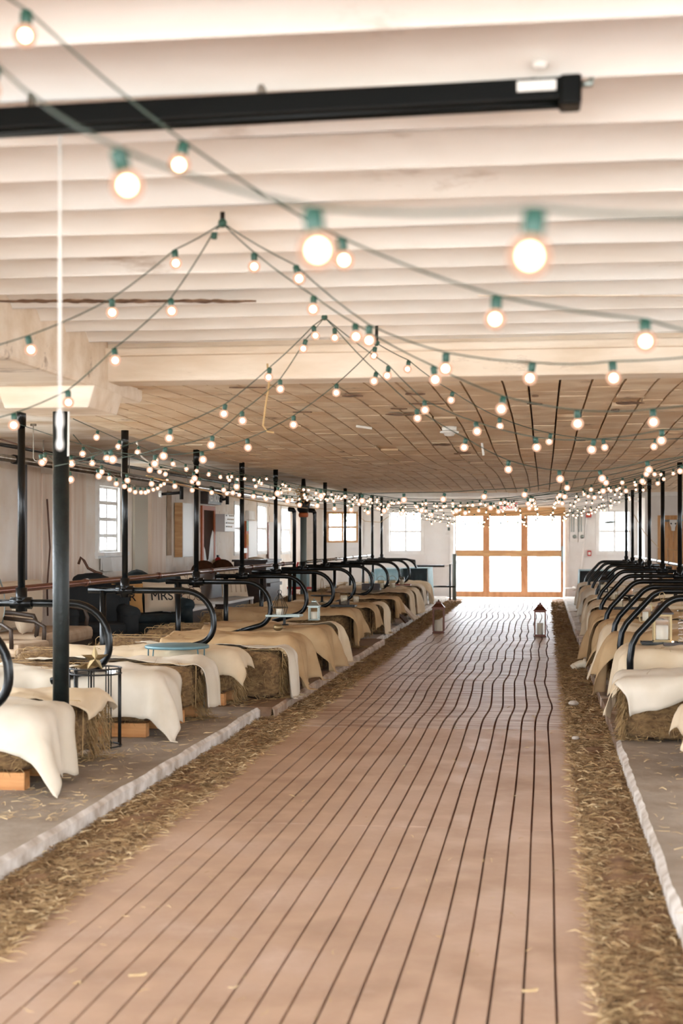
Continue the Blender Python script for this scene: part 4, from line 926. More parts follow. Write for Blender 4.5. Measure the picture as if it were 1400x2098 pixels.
# right row
p = P(1237, 1214, 22.7); lantern_metal('table_lantern', 'black-roofed glass lantern on pale burlap, farthest in the right row', (p.x, p.y, .68), .14, .3, M['blackmetal'], roof=.42)
jar(1259, 1236, 19.8, .685, .055, .15, 'patterned glass candle jar, back one of the right pair', ch=.7, glass='fglass'); jar(1269, 1252, 17.7, .685, .05, .15, 'patterned glass candle jar, front one of the right pair', ch=.7, glass='fglass')
p = tray(1290, 1252, 17.0, .69, .36, .2, 'dark thin tray beneath the candle stand, right row', 'blackmetal')
g = thing('candle_stand', 'tan candle in glass on a tall black stand, right row', 'candle', (p.x, p.y, .712)); MB().lathe([(.06, 0), (.02, .012), (.008, .03), (.008, .10), (.02, .12), (.06, .13), (.062, .142), (.001, .142)], n=16).obj('stand', M['blackmetal'], g, True)
MB().lathe([(.048, .143), (.048, .25), (.045, .25), (.045, .147), (.001, .147)], n=16).obj('glass', M['lglass'], g, True); MB().lathe([(.04, .148), (.04, .23), (.001, .228)], n=14).obj('wax', M['waxtan'], g, True)
def lantern_box(label, loc, w, h, m, neck=.2):
    t = thing('brass_lantern', label, 'lantern', loc); b = w / 2; hb = h * (1 - neck); f = MB()
    for x in (-b, b):
        for y in (-b, b): f.bb(x - .004, x + .004, y - .004, y + .004, 0, hb)
    for z in (0, hb): f.bb(-b, b, -b - .004, -b + .004, z - .004, z + .004).bb(-b, b, b - .004, b + .004, z - .004, z + .004).bb(-b - .004, -b + .004, -b, b, z - .004, z + .004).bb(b - .004, b + .004, -b, b, z - .004, z + .004)
    f.obj('frame', m, t)
    for k in range(4): a = k * PI / 2; o = MB().bb(-b * .95, b * .95, -.0015, .0015, .005, hb - .005).obj('pane', M['lglass'], t); o.rotation_euler.z = a; o.location = (math.sin(a) * b, -math.cos(a) * b, 0)
    MB().bb(-b * .3, b * .3, -b * .3, b * .3, hb, h).obj('chimney', m, t); MB().lathe([(w * .25, .004), (w * .25, hb * .55)], n=14).obj('candle', M['wax'], t, True); MB().bb(-b, b, -b, b, hb, hb + .006).obj('lid', m, t); return t
p = P(1323, 1288, 14.5); lantern_box('small square gold-framed lantern with candle, right row', (p.x, p.y, .69), .115, .21, M['brass'])
p = P(1357, 1329, 12.05); lantern_metal('large_lantern', 'large glass lantern with dark pyramid roof and ring, right row', (p.x, p.y, .655), .155, .36, M['brass'], roof=.36, candle='wax', rm=M['darkwood']); MB().tube([(p.x + .022 * math.cos(a), p.y, 1.035 + .03 * math.sin(a)) for a in [i * PI / 6 for i in range(12)]], .004, 5, True).obj('carry_ring', M['brass'], None)
cr = bpy.data.objects['carry_ring']; cr.parent = [o for o in bpy.data.objects if o.name.startswith('large_lantern')][0]; cr.matrix_parent_inverse = Matrix.Translation(-cr.parent.location)
tray(1352, 1330, 12.0, .640, .3, .2, 'dark slate tray under the large lantern, right row', 'blackmetal')
p = tray(1392, 1365, 11.9, .64, .26, .18, 'dark framed tray with gilt rim at the right edge', 'darkwood')
g = thing('beaded_candlestick', 'clear glass beaded candlestick at the right edge', 'candlestick', P(1395, 1362, 11.9)); pr = []
for k in range(5): pr += [(.008, k * .048), (.018, k * .048 + .012), (.021, k * .048 + .024), (.018, k * .048 + .036)]
g.location.z = .655; MB().lathe([(.03, -.002)] + pr + [(.008, .24)], n=14).obj('stem', M['fglass'], g, True); MB().lathe([(.012, .24), (.03, .27), (.028, .275), (.01, .25)], n=14).obj('cup', M['fglass'], g, True)
p = P(1374, 1292, 12.0); sphere(.012, 8, 6).obj('tea_light', M['bulb']).location = (g.location.x - .06, g.location.y + .02, .665)
tl = bpy.data.objects['tea_light']; tag(tl, 'tiny glowing tea light beside the beaded candlestick', 'light')

# ------------------------------------------------------------------ wire side table with star, blue table
p = P(196, 1532, 9.9); t = thing('wire_side_table', 'round black wire side table between the near left bales', 'side table', (p.x, p.y, .10)); r = .172; H = .53
for z in (.008, H, H - .035): MB().tube([(r * math.cos(a), r * math.sin(a), z) for a in [i * PI / 14 for i in range(28)]], .006, 6, True).obj('ring', M['blackmetal'], t, True)
for k in range(9):
    for dlt in (-.06, .06): a = k * 2 * PI / 9 + dlt; MB().tube([(r * math.cos(a), r * math.sin(a), 0), (r * math.cos(a), r * math.sin(a), H)], .0045, 6).obj('wire', M['blackmetal'], t, True)
MB().lathe([(.16, H - .03), (.16, H - .022), (.001, H - .022)], n=24).obj('top_plate', M['lglass'], t)
st = thing('star_ornament', 'folded gold metal star on the wire side table', 'ornament', (p.x + .0, p.y - .02, .10 + H - .022), .4)
mb = MB(); c0 = Vector((0, 0, .085)); 
for k in range(5):
    a = PI / 2 + k * 2 * PI / 5; tip = Vector((.095 * math.cos(a), .0, .085 + .095 * math.sin(a))); l = Vector((.036 * math.cos(a + PI / 5), 0, .085 + .036 * math.sin(a + PI / 5))); rr = Vector((.036 * math.cos(a - PI / 5), 0, .085 + .036 * math.sin(a - PI / 5)))
    for s in (-1, 1): mb.add([tip, l, c0 + Vector((0, s * .022, 0)), rr], [(0, 1, 2), (0, 2, 3)])
mb.obj('upright_star', M['brass'], st)
mb = MB()
for k in range(5):
    a = .3 + k * 2 * PI / 5; tip = Vector((.10 * math.cos(a) - .05, .10 * math.sin(a) + .04, .03)); l = Vector((.04 * math.cos(a + PI / 5) - .05, .04 * math.sin(a + PI / 5) + .04, .02)); rr = Vector((.04 * math.cos(a - PI / 5) - .05, .04 * math.sin(a - PI / 5) + .04, .02))
    for s in (-1, 1): mb.add([tip, l, Vector((-.05, .04, .03 + s * .025)), rr], [(0, 1, 2), (0, 2, 3)])
mb.obj('lying_star', M['brass'], st)
t = thing('blue_side_table', 'round blue-grey metal table with hairpin legs, left row', 'side table', (-3.0, 11.78, .10)); r = .265
MB().lathe([(r, .505), (r, .525), (r - .01, .53), (.001, .53)], n=36).obj('table_top', M['bluetable'], t, True)
for k in range(3):
    a = -.35 + k * 2 * PI / 3; e = Vector((math.cos(a), math.sin(a), 0)); s = Vector((-math.sin(a), math.cos(a), 0)); A = e * (r - .03); B = e * (r + .0)
    MB().tube([A - s * .05 + up * .505, B - s * .004 + up * .01, B + up * .004, B + s * .004 + up * .01, A + s * .05 + up * .505], .006, 6).obj('hairpin_leg', M['bluetable'], t, True)

# ------------------------------------------------------------------ end tables with cloths
def cloth_table(label, x0, x1, y0, y1, h, z, side_m, front_m):
    t = thing('draped_table', label, 'table', ((x0 + x1) / 2, (y0 + y1) / 2, z)); w, l = (x1 - x0) / 2, (y1 - y0) / 2
    MB().bb(-w, w, -l, l, h - .03, h - .005).obj('table_top', M['darkwood'], t)
    for a in (-1, 1):
        for b in (-1, 1): MB().bb(a * w * .9 - .02, a * w * .9 + .02, b * l * .9 - .02, b * l * .9 + .02, 0, h - .03).obj('leg', M['darkwood'], t)
    def skirt(mt, path, nm, h0=.02):
        vs = []; fs = []; n = len(path)
        for i, (x, y, nx_, ny_) in enumerate(path):
            for j in range(7): f = j / 6; k = .02 * math.sin(i * 1.3) * f; vs.append((x + nx_ * (k + .02 * f), y + ny_ * (k + .02 * f), h - .002 - (h - h0) * f))
        for i in range(n - 1):
            for j in range(6): o = i * 7 + j; fs.append((o, o + 1, o + 8, o + 7))
        o = MB().add(vs, fs).obj(nm, mt, t, True); o.modifiers.new('thickness', 'SOLIDIFY').thickness = .004
    N = 26; skirt(side_m, [(w + .005, -l + 2 * l * i / N, 1, 0) for i in range(N + 1)], 'side_drape'); skirt(side_m, [(-w - .005, -l + 2 * l * i / N, -1, 0) for i in range(N + 1)], 'side_drape')
    skirt(front_m, [(-w + 2 * w * i / N, -l - .005, 0, -1) for i in range(N + 1)], 'front_drape', .05)
    MB().bb(-w - .008, w + .008, -l - .008, l + .008, h, h + .008).obj('top_cloth', side_m, t)
cloth_table('table in dark and pale blue cloths at the far end of the left row', P(826, 1180, 33.2).x, P(880, 1180, 33.6).x, 33.0, 34.5, .74, .10, M['tealcloth'], M['teal'])
cloth_table('pale blue covered table beside the dark-fronted one, far left', P(768, 1180, 33.2).x, P(822, 1180, 33.4).x, 33.0, 34.5, .72, .10, M['tealcloth'], M['tealcloth'])
cloth_table('table in black cloth with pale top at the far end of the right row', P(1188, 1175, 31.2).x, P(1256, 1175, 31.2).x, 31.0, 32.4, .74, .10, M['tealcloth'], M['darkfab'])
# leaning boards
for (px, py, d, s, lab) in ((818, 1272, 24.0, 1, 'brown board leaning at the end of a far left bale'), (836, 1268, 24.8, 1, 'second brown board leaning on the platform edge, far left'), (1205, 1283, 24.2, -1, 'brown board leaning on a far right bale')):
    p = P(px, py, d); o = MB().box((0, 0, .17), (.025, .5, .38), ry=s * -.75).obj('leaning_board', M['linen'] if px > 830 else M['midwood']); o.location = (p.x, p.y, .11); tag(o, lab, 'board')

# ------------------------------------------------------------------ furniture in the left aisle
def text_mesh(txt, size, name, m, parent, loc, rot, ext=.002, stretch=1, bold=0):
    cu = bpy.data.curves.new(name, 'FONT'); cu.body = txt; cu.size = size; cu.extrude = ext; cu.offset = bold; cu.align_x = 'CENTER'; cu.align_y = 'CENTER'
    tmp = bpy.data.objects.new(name, cu); C.objects.link(tmp); bpy.context.view_layer.update()
    me = bpy.data.meshes.new_from_object(tmp); bpy.data.objects.remove(tmp); me.materials.clear(); me.materials.append(m)
    o = bpy.data.objects.new(name, me); C.objects.link(o); o.parent = parent; o.location = loc; o.rotation_euler = rot; o.scale = (stretch, 1, 1); return o
def pillow_mesh(w, h, d, n=12):
    vs = []; fs = []
    for s in (1, -1):
        for i in range(n + 1):
            for j in range(n + 1):
                u, v = i / n * 2 - 1, j / n * 2 - 1; e = (max(0, 1 - u ** 4) * max(0, 1 - v ** 4)) ** .5; pin = 1 - .07 * (1 - abs(u)) * abs(v) ** 3; pin2 = 1 - .07 * (1 - abs(v)) * abs(u) ** 3
                vs.append((u * w / 2 * pin2, -s * d / 2 * e, h / 2 + v * h / 2 * pin))
    m = (n + 1) ** 2
    for s in (0, 1):
        for i in range(n):
            for j in range(n): o = s * m + i * (n + 1) + j; q = (o, o + n + 1, o + n + 2, o + 1); fs.append(q if s == 0 else q[::-1])
    return MB().add(vs, fs)
def cushion(label, loc, rz, w, h, m, txt=None, tilt=.25, stripes=None):
    t = thing('cushion', label, 'cushion', loc, rz); t.rotation_euler = (-tilt, 0, rz); pillow_mesh(w, h, .14).obj('cover', M[m], t, True)
    if txt: text_mesh(txt, h * .42, 'lettering', M['ink'], t, (0, -.084, h * .48), (PI / 2, 0, 0), stretch=1.0)
    return t
def sofa(label, loc, rz, w, dpt, back_h, m, arms=True, tuft=True, name='tufted_armchair'):
    t = thing(name, label, 'armchair' if w < 1 else 'sofa', loc, rz)
    MB().box((0, 0, .24), (w, dpt, .22)).obj('base', M[m], t, bevel=.02); MB().box((0, -.03, .40), (w * .74, dpt * .8, .13)).obj('seat', M[m], t, bevel=.04)
    n = 16; vs = []; fs = []
    for i in range(n + 1):
        u = i / n * 2 - 1; x = u * w / 2; zt_ = back_h - .10 * abs(u) ** 2 + (.05 * math.cos(u * PI * 2) if tuft else 0); yb = dpt / 2 - .14 * abs(u) ** 3
        for (yy, z) in ((yb - .12, .2), (yb - .14, .5), (yb - .13, zt_ - .06), (yb - .06, zt_), (yb, zt_ - .05), (yb, .15)):
            q = .015 * math.cos(u * 9 * PI / 2) if tuft and .3 < z < zt_ - .01 else 0; vs.append((x, yy - q, z))
    for i in range(n):
        for j in range(5): o = i * 6 + j; fs.append((o, o + 6, o + 7, o + 1))
    fs += [tuple(range(6)), tuple(n * 6 + 5 - j for j in range(6))]
    MB().add(vs, fs).obj('backrest', M[m], t, True)
    if arms:
        for s in (-1, 1): MB().box((s * (w / 2 - .07), -.04, .44), (.13, dpt * .85, .26)).tube([(s * (w / 2 - .06), -dpt * .47, .58), (s * (w / 2 - .06), dpt * .35, .60)], .085, 12).obj('armrest', M[m], t, True)
    for a in (-1, 1):
        for b in (-1, 1): MB().tube([(a * w * .42, b * dpt * .4, 0), (a * w * .41, b * dpt * .4, .14)], [.018, .028], 8).obj('leg', M['chairwood'], t, True)
    return t
FZ = .04
sofa('dark teal tufted settee with MRS cushion in the left aisle', (-5.35, 19.2, FZ), .55, 1.15, .8, 1.0, 'teal', name='tufted_settee')
p = Vector((-5.35, 19.2, 0)); R = Matrix.Rotation(.55, 3, 'Z')
q = p + R @ Vector((.2, -.14, .52)); cushion('beige cushion with black MRS lettering on the teal settee', q, .62, .46, .42, 'cream', 'MRS')
q = p + R @ Vector((-.26, -.12, .52)); cushion('tan cushion with black MR lettering, left on the teal settee', q, .3, .42, .40, 'mustard', 'MR')
sofa('charcoal armchair with wide arms in the left aisle, left of the settee', (-5.3, 16.95, FZ), .5, .85, .8, .98, 'darkfab', name='armchair')
t = thing('folded_bag', 'black folded bag with brown leather strap on the charcoal armchair', 'bag', (-5.45, 17.2, .98)); mb = sphere(.24, 14, 8, .35); mb.v = [(a, b * .6, c + .02 * nz(a * 9, b * 9)) for a, b, c in mb.v]; mb.obj('bag_body', M['darkfab'], t, True, loc=(0, 0, .03))
MB().tube([(-.16, 0, .22), (-.13, 0, .30), (-.09, 0, .26), (-.04, 0, .17), (.06, 0, .12), (.14, 0, .10)], .017, 8).obj('strap', M['leather'], t, True)
# beige carved settee and armchair
t = thing('carved_settee', 'beige settee with carved dark legs by the left wall', 'settee', (-5.5, 15.55, FZ), PI / 2)
MB().box((0, 0, .38), (1.75, .66, .16)).obj('seat', M['linen'], t, bevel=.05); MB().box((0, .30, .74), (1.6, .10, .52)).obj('backrest', M['cream'], t, bevel=.05)
MB().box((0, -.31, .28), (1.7, .03, .07)).box((0, .31, .28), (1.7, .03, .07)).obj('apron', M['chairwood'], t, bevel=.01)
for a in (-1, 1):
    for b in (-1, 1): MB().tube([(a * .82, b * .3, .28), (a * .84, b * .33, .18), (a * .82, b * .31, .08), (a * .85, b * .34, 0)], [.04, .028, .02, .026], 8).obj('leg', M['chairwood'], t, True)
for a in (-1, 1): MB().tube([(a * .84, -.24, .4), (a * .84, -.26, .56), (a * .84, -.22, .66), (a * .84, 0, .69), (a * .84, .3, .70)], .025, 8).obj('armrest', M['chairwood'], t, True)
cushion('pale square cushion on the near end of the carved settee', (-5.45, 14.98, .50), PI / 2 + .1, .44, .42, 'cream')
t = thing('round_back_armchair', 'beige armchair with pale carved frame at the left edge', 'armchair', (-5.25, 13.95, FZ), PI / 2 - .2)
MB().box((0, 0, .38), (.6, .56, .14)).obj('seat', M['linen'], t, bevel=.04); MB().lathe([(.27, -.03), (.28, 0), (.27, .03)], n=24, sy=1.15).obj('backrest', M['cream'], t, True, loc=(0, .27, .80)).rotation_euler = (PI / 2, 0, 0)
MB().tube([(.30 * math.cos(a), .27, .80 + .345 * math.sin(a)) for a in [i * PI / 12 for i in range(24)]], .022, 8, True).obj('back_frame', M['silver'], t, True)
for a in (-1, 1):
    for b in (-1, 1): MB().tube([(a * .26, b * .24, .32), (a * .27, b * .25, .16), (a * .28, b * .26, 0)], [.03, .022, .018], 8).obj('leg', M['chairwood'], t, True)
    MB().tube([(a * .3, -.2, .4), (a * .31, -.2, .58), (a * .3, -.1, .63), (a * .29, .26, .66)], .022, 8).obj('armrest', M['chairwood'], t, True)
# pale slab table leaning + drum at wall
# organ-like dark benches with white edges, round-back chairs
for i, (px, X, lab) in enumerate(((405, -4.95, 'dark bench with white edge left of the patterned cushion'), (492, -4.95, 'dark bench with white edge under the striped cushion'), (560, -5.0, 'dark upright cabinet far down the left aisle'))):
    Y, d = wallY(px, X); t = thing('dark_bench' if i < 2 else 'dark_cabinet', lab, 'bench' if i < 2 else 'cabinet', (X - .3, Y, FZ))
    if i < 2:
        MB().bb(-.25, .25, -1.0, 1.0, .1, .44).obj('body', M['darkwood'], t, bevel=.01); MB().bb(-.3, .32, -1.05, 1.05, .44, .48).obj('top', M['white'], t); MB().bb(-.28, -.22, -1.0, 1.0, .48, .95).obj('backboard', M['darkwood'], t)
        for s in (-1, 1): MB().bb(.27, .31, s * 1.02 - .02, s * 1.02 + .02, 0, .44).obj('leg', M['white'], t)
    else:
        MB().bb(-.3, .3, -.7, .7, .0, 1.05).obj('body', M['darkwood'], t, bevel=.01); MB().bb(-.33, .33, -.73, .73, 1.05, 1.09).obj('top', M['darkwood'], t); MB().bb(.30, .36, -.6, .6, .6, .66).obj('shelf', M['darkwood'], t)
for i, px in enumerate((424, 462)):
    Y, d = wallY(px, -5.55); t = thing('round_back_chair', 'dark chair with round wooden back, ' + ('left' if i == 0 else 'right') + ' of the red extinguisher', 'chair', (-5.55, Y, FZ), .5)
    MB().lathe([(.23, -.012), (.23, .012)], n=24).obj('backrest', M['midwood'], t, True, loc=(0, .2, .88)).rotation_euler = (PI / 2, 0, 0)
    MB().lathe([(.2, .44), (.21, .46), (.2, .48)], n=18).obj('seat', M['darkwood'], t, True)
    for a in (-1, 1):
        for b in (-1, 1): MB().tube([(a * .13, b * .13, .44), (a * .18, b * .18, 0)], .014, 6).obj('leg', M['darkwood'], t)
        MB().tube([(a * .09, .17, .45), (a * .09, .2, .75)], .012, 6).obj('back_stay', M['darkwood'], t)
Y, d = wallY(425, -4.95); t = cushion('white and brown lattice-patterned cushion in the left aisle', (-5.2, Y, .53), .7, .42, .5, 'cream')
for k in range(4):
    for j in range(3): MB().tube([(-.12 + j * .12 + .05 * math.cos(a), -.062 - .008 * (1 - abs(j - 1)), .10 + k * .1 + .05 * math.sin(a)) for a in [i * PI / 5 for i in range(10)]], .006, 4, True).obj('ring_motif', M['leather'], t)
Y, d = wallY(506, -4.95); t = cushion('white striped cushion on the dark bench in the left aisle', (-5.15, Y, .53), .7, .5, .5, 'cream')
for k in range(5): MB().box((-.18 + k * .09, -.068, .26), (.02, .008, .38)).obj('stripe', M['linen'], t)
Y, d = wallY(524, -5.4); o = MB().lathe([(.1, 0), (.19, .05), (.2, .12), (.15, .2), (.03, .22)], n=16).obj('knitted_pouf', M['cream'], None, True); o.location = (-5.4, Y, .95); tag(o, 'round cream knitted pouf on a stool behind the rail', 'pouf')
o = MB().lathe([(.16, 0), (.13, .03), (.13, .88), (.18, .91)], n=14).obj('pedestal', M['plastic'], None, True); o.location = (-5.4, Y, FZ); tag(o, 'white pedestal under the cream pouf', 'pedestal')
Y, d = wallY(614, -4.9); t = thing('red_easel', 'red wooden easel stand far down the left aisle', 'easel', (-4.9, Y, FZ))
for a in (-1, 1): MB().tube([(a * .22, 0, 0), (a * .04, .05, 1.0)], .02, 6).obj('leg', M['red'], t)
MB().tube([(0, .4, 0), (0, .05, 1.0)], .02, 6).obj('leg', M['doorpale'], t); MB().bb(-.25, .25, -.03, .01, .45, .5).obj('ledge', M['red'], t); MB().bb(-.2, .2, 0, .02, .5, .8).obj('panel', M['tealcloth'], t)

# ------------------------------------------------------------------ things on the left wall
def wallbox(name, label, cat, pxa, pxb, pt, pb, depth, m, top=None, kind=None):
    y0, d0 = wallY(pxa, XL + depth); y1, d1 = wallY(pxb, XL + depth); d = (d0 + d1) / 2
    z0_, z1_ = LZ(pb, d), LZ(pt, d); o = MB().bb(.006, depth - .013, -(y1 - y0) / 2, (y1 - y0) / 2, 0, z1_ - z0_).obj(name, m, bevel=.004); o.location = (XL + .013, (y0 + y1) / 2, z0_)
    if kind: o['kind'] = kind
    else: tag(o, label, cat)
    return o, y1 - y0, z1_ - z0_
y0 = wallY(42, XL)[0]
for i, (pa, pb_) in enumerate(((-40, 41), (46, 78), (79, 118), (119, 140), (142, 156), (157, 172))):
    a, b = wallY(pa, XL)[0], wallY(pb_, XL)[0]; struct(MB().bb(XL, XL + .05 - .012 * (i % 2), a + .01, b - .005, .04, 2.32 + .06 * (i % 2)).obj('wall_panel', M['wallboard'] if i else M['wall'], bevel=.004))
a, b = wallY(41, XL)[0], wallY(46, XL)[0]; struct(MB().bb(XL, XL + .06, a, b, .04, 2.4).obj('trim_5', M['blackmetal']))
o, w, h = wallbox('grey_board', 'smooth grey-green board covering the wall right of the window', 'board', 277, 307, 995, 1200, .06, M['board'])
o, w, h = wallbox('wall_pilaster', '', '', 311, 340, 1000, 1215, .12, M['wallboard'], kind='structure')
o, w, h = wallbox('painted_recess', '', '', 343, 352, 1006, 1138, .03, M['linen'], kind='structure')  # flat strip on the wall; the recess's darkness is put into its colour
o, w, h = wallbox('white_board', 'bright white blank board standing proud of the left wall', 'board', 375, 396, 1031, 1141, .16, M['plastic'])
MB().bb(.01, .14, -w / 2 - .03, -w / 2 + .001, 0, h).obj('side_board', M['doorpale'], o)
# restroom door
y0, d0 = wallY(410, XL); y1, d1 = wallY(436, XL); dz = LZ(1036, 26.8)
dd = struct(MB().bb(XL + .012, XL + .05, y0 - .02, y0 + .1, .04, dz).bb(XL + .012, XL + .05, y1 - .1, y1 + .02, .04, dz).bb(XL + .012, XL + .05, y0 + .1, y1 - .1, dz - .08, dz).obj('door_2', M['orange']))
MB().bb(XL + .012, XL + .035, y0 + .1, y1 - .1, .05, dz - .08).obj('door_leaf', M['midwood'], dd)
a, b = y0 + .1, y1 - .1; W = b - a; zc = LZ(1115, 26.8)
MB().prism([(a, .05), (b, .05), (b, zc + .22), (b - .1 * W, zc + .26), (b - .3 * W, zc + .1), (b - .5 * W, zc - .28), (b - .68 * W, zc - .32), (b - .85 * W, zc - .1), (a, zc - .02)], 'x', XL + .036, XL + .042).obj('white_panel', M['white'], dd)
MB().bb(XL + .036, XL + .08, b - .07, b - .03, .95, 1.12).obj('handle', M['brass'], dd)
t = thing('restroom_sign', 'wooden RESTROOM sign above the brown door on the left wall', 'sign', (XL + .017, (y0 + y1) / 2, dz + .12))
MB().bb(0, .14, -.55, .55, -.09, .14).obj('board', M['darkwood'], t); MB().bb(.14, .145, -.53, .53, -.075, .125).obj('face', M['blackmetal'], t)
text_mesh('RESTROOM', .20, 'lettering', M['plastic'], t, (.147, 0, .025), (PI / 2, 0, PI / 2), stretch=.92, bold=.006)
MB().bb(XL, XL + .04, wallY(437, XL)[0] + .05, wallY(439, XL)[0], 1.2, 1.7).obj('towel_strip', M['plastic']); tag(bpy.data.objects['towel_strip'], 'narrow white strip beside the restroom door', 'strip')
# white box with dots
o, w, h = wallbox('key_box', 'white wall box with rows of dark dots and marks', 'wall box', 461, 482, 1054, 1089, .22, M['plastic'])
for r_ in range(4):
    for c_ in range(5):
        if (r_ * 5 + c_) % 6 == 4: continue
        MB().bb(.208, .216, -w / 2 + .1 + c_ * w / 6.2, -w / 2 + .16 + c_ * w / 6.2, .08 + r_ * .07, .105 + r_ * .07).obj('mark', M['blackmetal'] if c_ < 1 else M['linen'], o)
o, w, h = wallbox('paint_strip', 'tall strip, green at the top and rust orange below, on the left wall', 'strip', 505, 509, 1067, 1155, .06, M['orange'])
MB().bb(.048, .055, -w / 2, w / 2, h * .76, h).obj('green_top', M['green'], o); MB().bb(.048, .055, -w / 2, w / 2, h * .42, h * .70).obj('tan_middle', M['mustard'], o)
wallbox('white_door_leaf', 'plain white door leaf leaning right of the green and orange strip', 'door', 510, 527, 1067, 1172, .05, M['plastic'])
wallbox('fuse_box', 'small white fuse box above the plain white door leaf', 'box', 511, 523, 1047, 1065, .1, M['white'])
wallbox('socket_box', 'little white switch box beside the orange strip', 'box', 501, 507, 1123, 1133, .08, M['plastic'])
wallbox('pale_door', 'pale flat door with dark edge on the far left wall', 'door', 552, 575, 1070, 1170, .04, M['wallend'])
o, w, h = wallbox('door_edge', 'thin dark red edge beside the pale far door', 'edge', 550.5, 552, 1070, 1170, .05, M['copper'])
wallbox('notice', 'white notice sheet on the pale far door', 'notice', 565, 575, 1072, 1110, .055, M['plastic'])
# flower box below window
h = lw[0]; t = thing('window_box', 'white tapered box hanging under the first left window', 'box', (XL + .013, (h[0] + h[1]) / 2, h[2] - .27))
MB().prism([(-.42, .2), (.42, .2), (.34, 0), (-.34, 0)], 'x', .03, .17).obj('box', M['white'], t); MB().bb(.01, .03, -.4, .4, .02, .19).obj('backboard', M['white'], t)
# extinguisher
Y, d = wallY(445, XL + .1); t = thing('fire_extinguisher', 'red fire extinguisher on the left wall beyond the restroom door', 'fire extinguisher', (XL + .12, Y, LZ(1174, d)))
MB().lathe([(.06, 0), (.065, .01), (.065, .24), (.04, .285), (.02, .30)], n=14).obj('cylinder', M['red'], t, True); MB().bb(-.02, .02, -.05, .04, .30, .34).obj('valve', M['blackmetal'], t); MB().tube([(0, .03, .31), (.03, .09, .26), (.03, .09, .1)], .01, 6).obj('hose', M['blackmetal'], t); MB().bb(.05, .068, -.035, .035, .05, .16).obj('label_plate', M['plastic'], t)
# rope down the wall
p = wallY(95, XL + .08)[0]; o = MB().tube([(0, 0, 2.0), (.02, .05, 1.4), (0, .0, .9), (0, .02, .55)], .012, 6).obj('wall_rope', M['leather']); o.location = (XL + .09, p, 0); tag(o, 'brown rope hanging on the left wall', 'rope')
# holes/peeled patches stay in material; two slots, their darkness put in as black ovals
for i, px in enumerate((362, 366.5)):
    Y, d = wallY(px, XL + .02); o = sphere(.05, 10, 6, 1.6).obj('painted_slot', M['blackmetal'], None, True); o.scale = (.25, .8, 1.2); o.location = (XL + .012, Y, LZ(1066, d)); tag(o, ('left' if i == 0 else 'right') + ' one of two dark oval slots in the left wall, drawn as black ovals', 'slot')
# loose cable arcs along left
t = MB().tube([P(280, 905, 12) , P(290, 935, 12.2), P(320, 960, 12.6), P(345, 962, 13), P(360, 955, 13.2)], .007, 6).obj('white_cable', M['plastic']); tag(t, 'white cable looping down from the ceiling near the left poles', 'cable')
for k, (a, b, s) in enumerate(((P(0, 900, 13), P(620, 1030, 30), .12), (P(300, 975, 12.5), P(700, 1042, 32), .1))):
    q = [a.lerp(b, i / 14) - Vector((0, 0, s * 4 * (i / 14) * (1 - i / 14))) for i in range(15)]; o = MB().tube(q, .008, 5).obj('hanging_wire', M['leather' if k == 0 else 'rope']); tag(o, ['dark wire sagging along the left aisle', 'thin tan wire sagging along the left poles'][k], 'wire')
t = MB().tube([P(745, 1030, 33), P(730, 1052, 33), P(748, 1068, 33), P(780, 1070, 33), P(797, 1058, 33)], .007, 5).obj('hanging_wire', M['rope']); tag(t, 'tan wire loop hanging between the two end windows', 'wire')
t = MB().tube([P(1300, 1055, 26), P(1320, 1090, 27), P(1350, 1122, 28), P(1400, 1130, 28)], .006, 5).obj('hanging_wire', M['rope']); tag(t, 'thin wire drooping before the pine barn door', 'wire')
# conduit and sheen pipes at the end bay ceiling
for k, (py, z) in enumerate(((1022, 2.50), (1029, 2.42))):
    o = MB().tube([(XL + .3, 35.2 + k, z), (XR - .3, 35.2 + k, z)], .022, 8).obj('ceiling_pipe', M['white'], None, True); tag(o, ('upper' if k == 0 else 'lower') + ' white pipe across the end bay ceiling', 'pipe')
# ------------------------------------------------------------------ end wall things
def endbox(name, label, cat, a, b, pt, pb, depth, m, Y=EY):
    x0, d = endX(a, Y); x1, _ = endX(b, Y); z0_, z1_ = LZ(pb, d), LZ(pt, d); o = MB().bb(-(x1 - x0) / 2, (x1 - x0) / 2, -depth, -.012, 0, z1_ - z0_).obj(name, m, bevel=.004); o.location = ((x0 + x1) / 2, Y, z0_); tag(o, label, cat); return o, x1 - x0, z1_ - z0_
for i, (a, b, lab) in enumerate(((1168, 1184, 'wider white meter panel right of the big door'), (1186, 1197, 'narrower white meter panel right of the big door'))):
    o, w, h = endbox('meter_panel', lab, 'panel', a, b, 1052, 1110, .08, M['white']); MB().lathe([(.05, 0), (.05, .03)], n=14).obj('dial', M['silver'], o, True, loc=(.02, -.08, .13)).rotation_euler = (PI / 2, 0, 0)
    for k in (-.06, .0): MB().tube([(k, -.09, .25), (k, -.09, h + .1)], .012, 6).obj('conduit', M['silver'], o)
o, w, h = endbox('alarm_pull', 'red fire alarm pull box on the end wall', 'alarm', 1204, 1212, 1128, 1139, .06, M['red']); MB().bb(-.03, .03, -.066, -.06, .03, .1).obj('plate', M['plastic'], o)
o, w, h = endbox('alarm_light', 'orange-red alarm horn high on the end wall right of the door', 'alarm', 1201, 1212, 1050, 1060, .08, M['red']); MB().bb(-.03, .03, -.088, -.08, .02, .1).obj('lens', M['orange'], o)
o, w, h = endbox('switch_panel', 'small white panel with switch left of the big door', 'panel', 912, 924, 1062, 1095, .04, M['white']); MB().bb(-.0, .06, -.06, -.04, .1, .18).obj('switch', M['grey'], o)
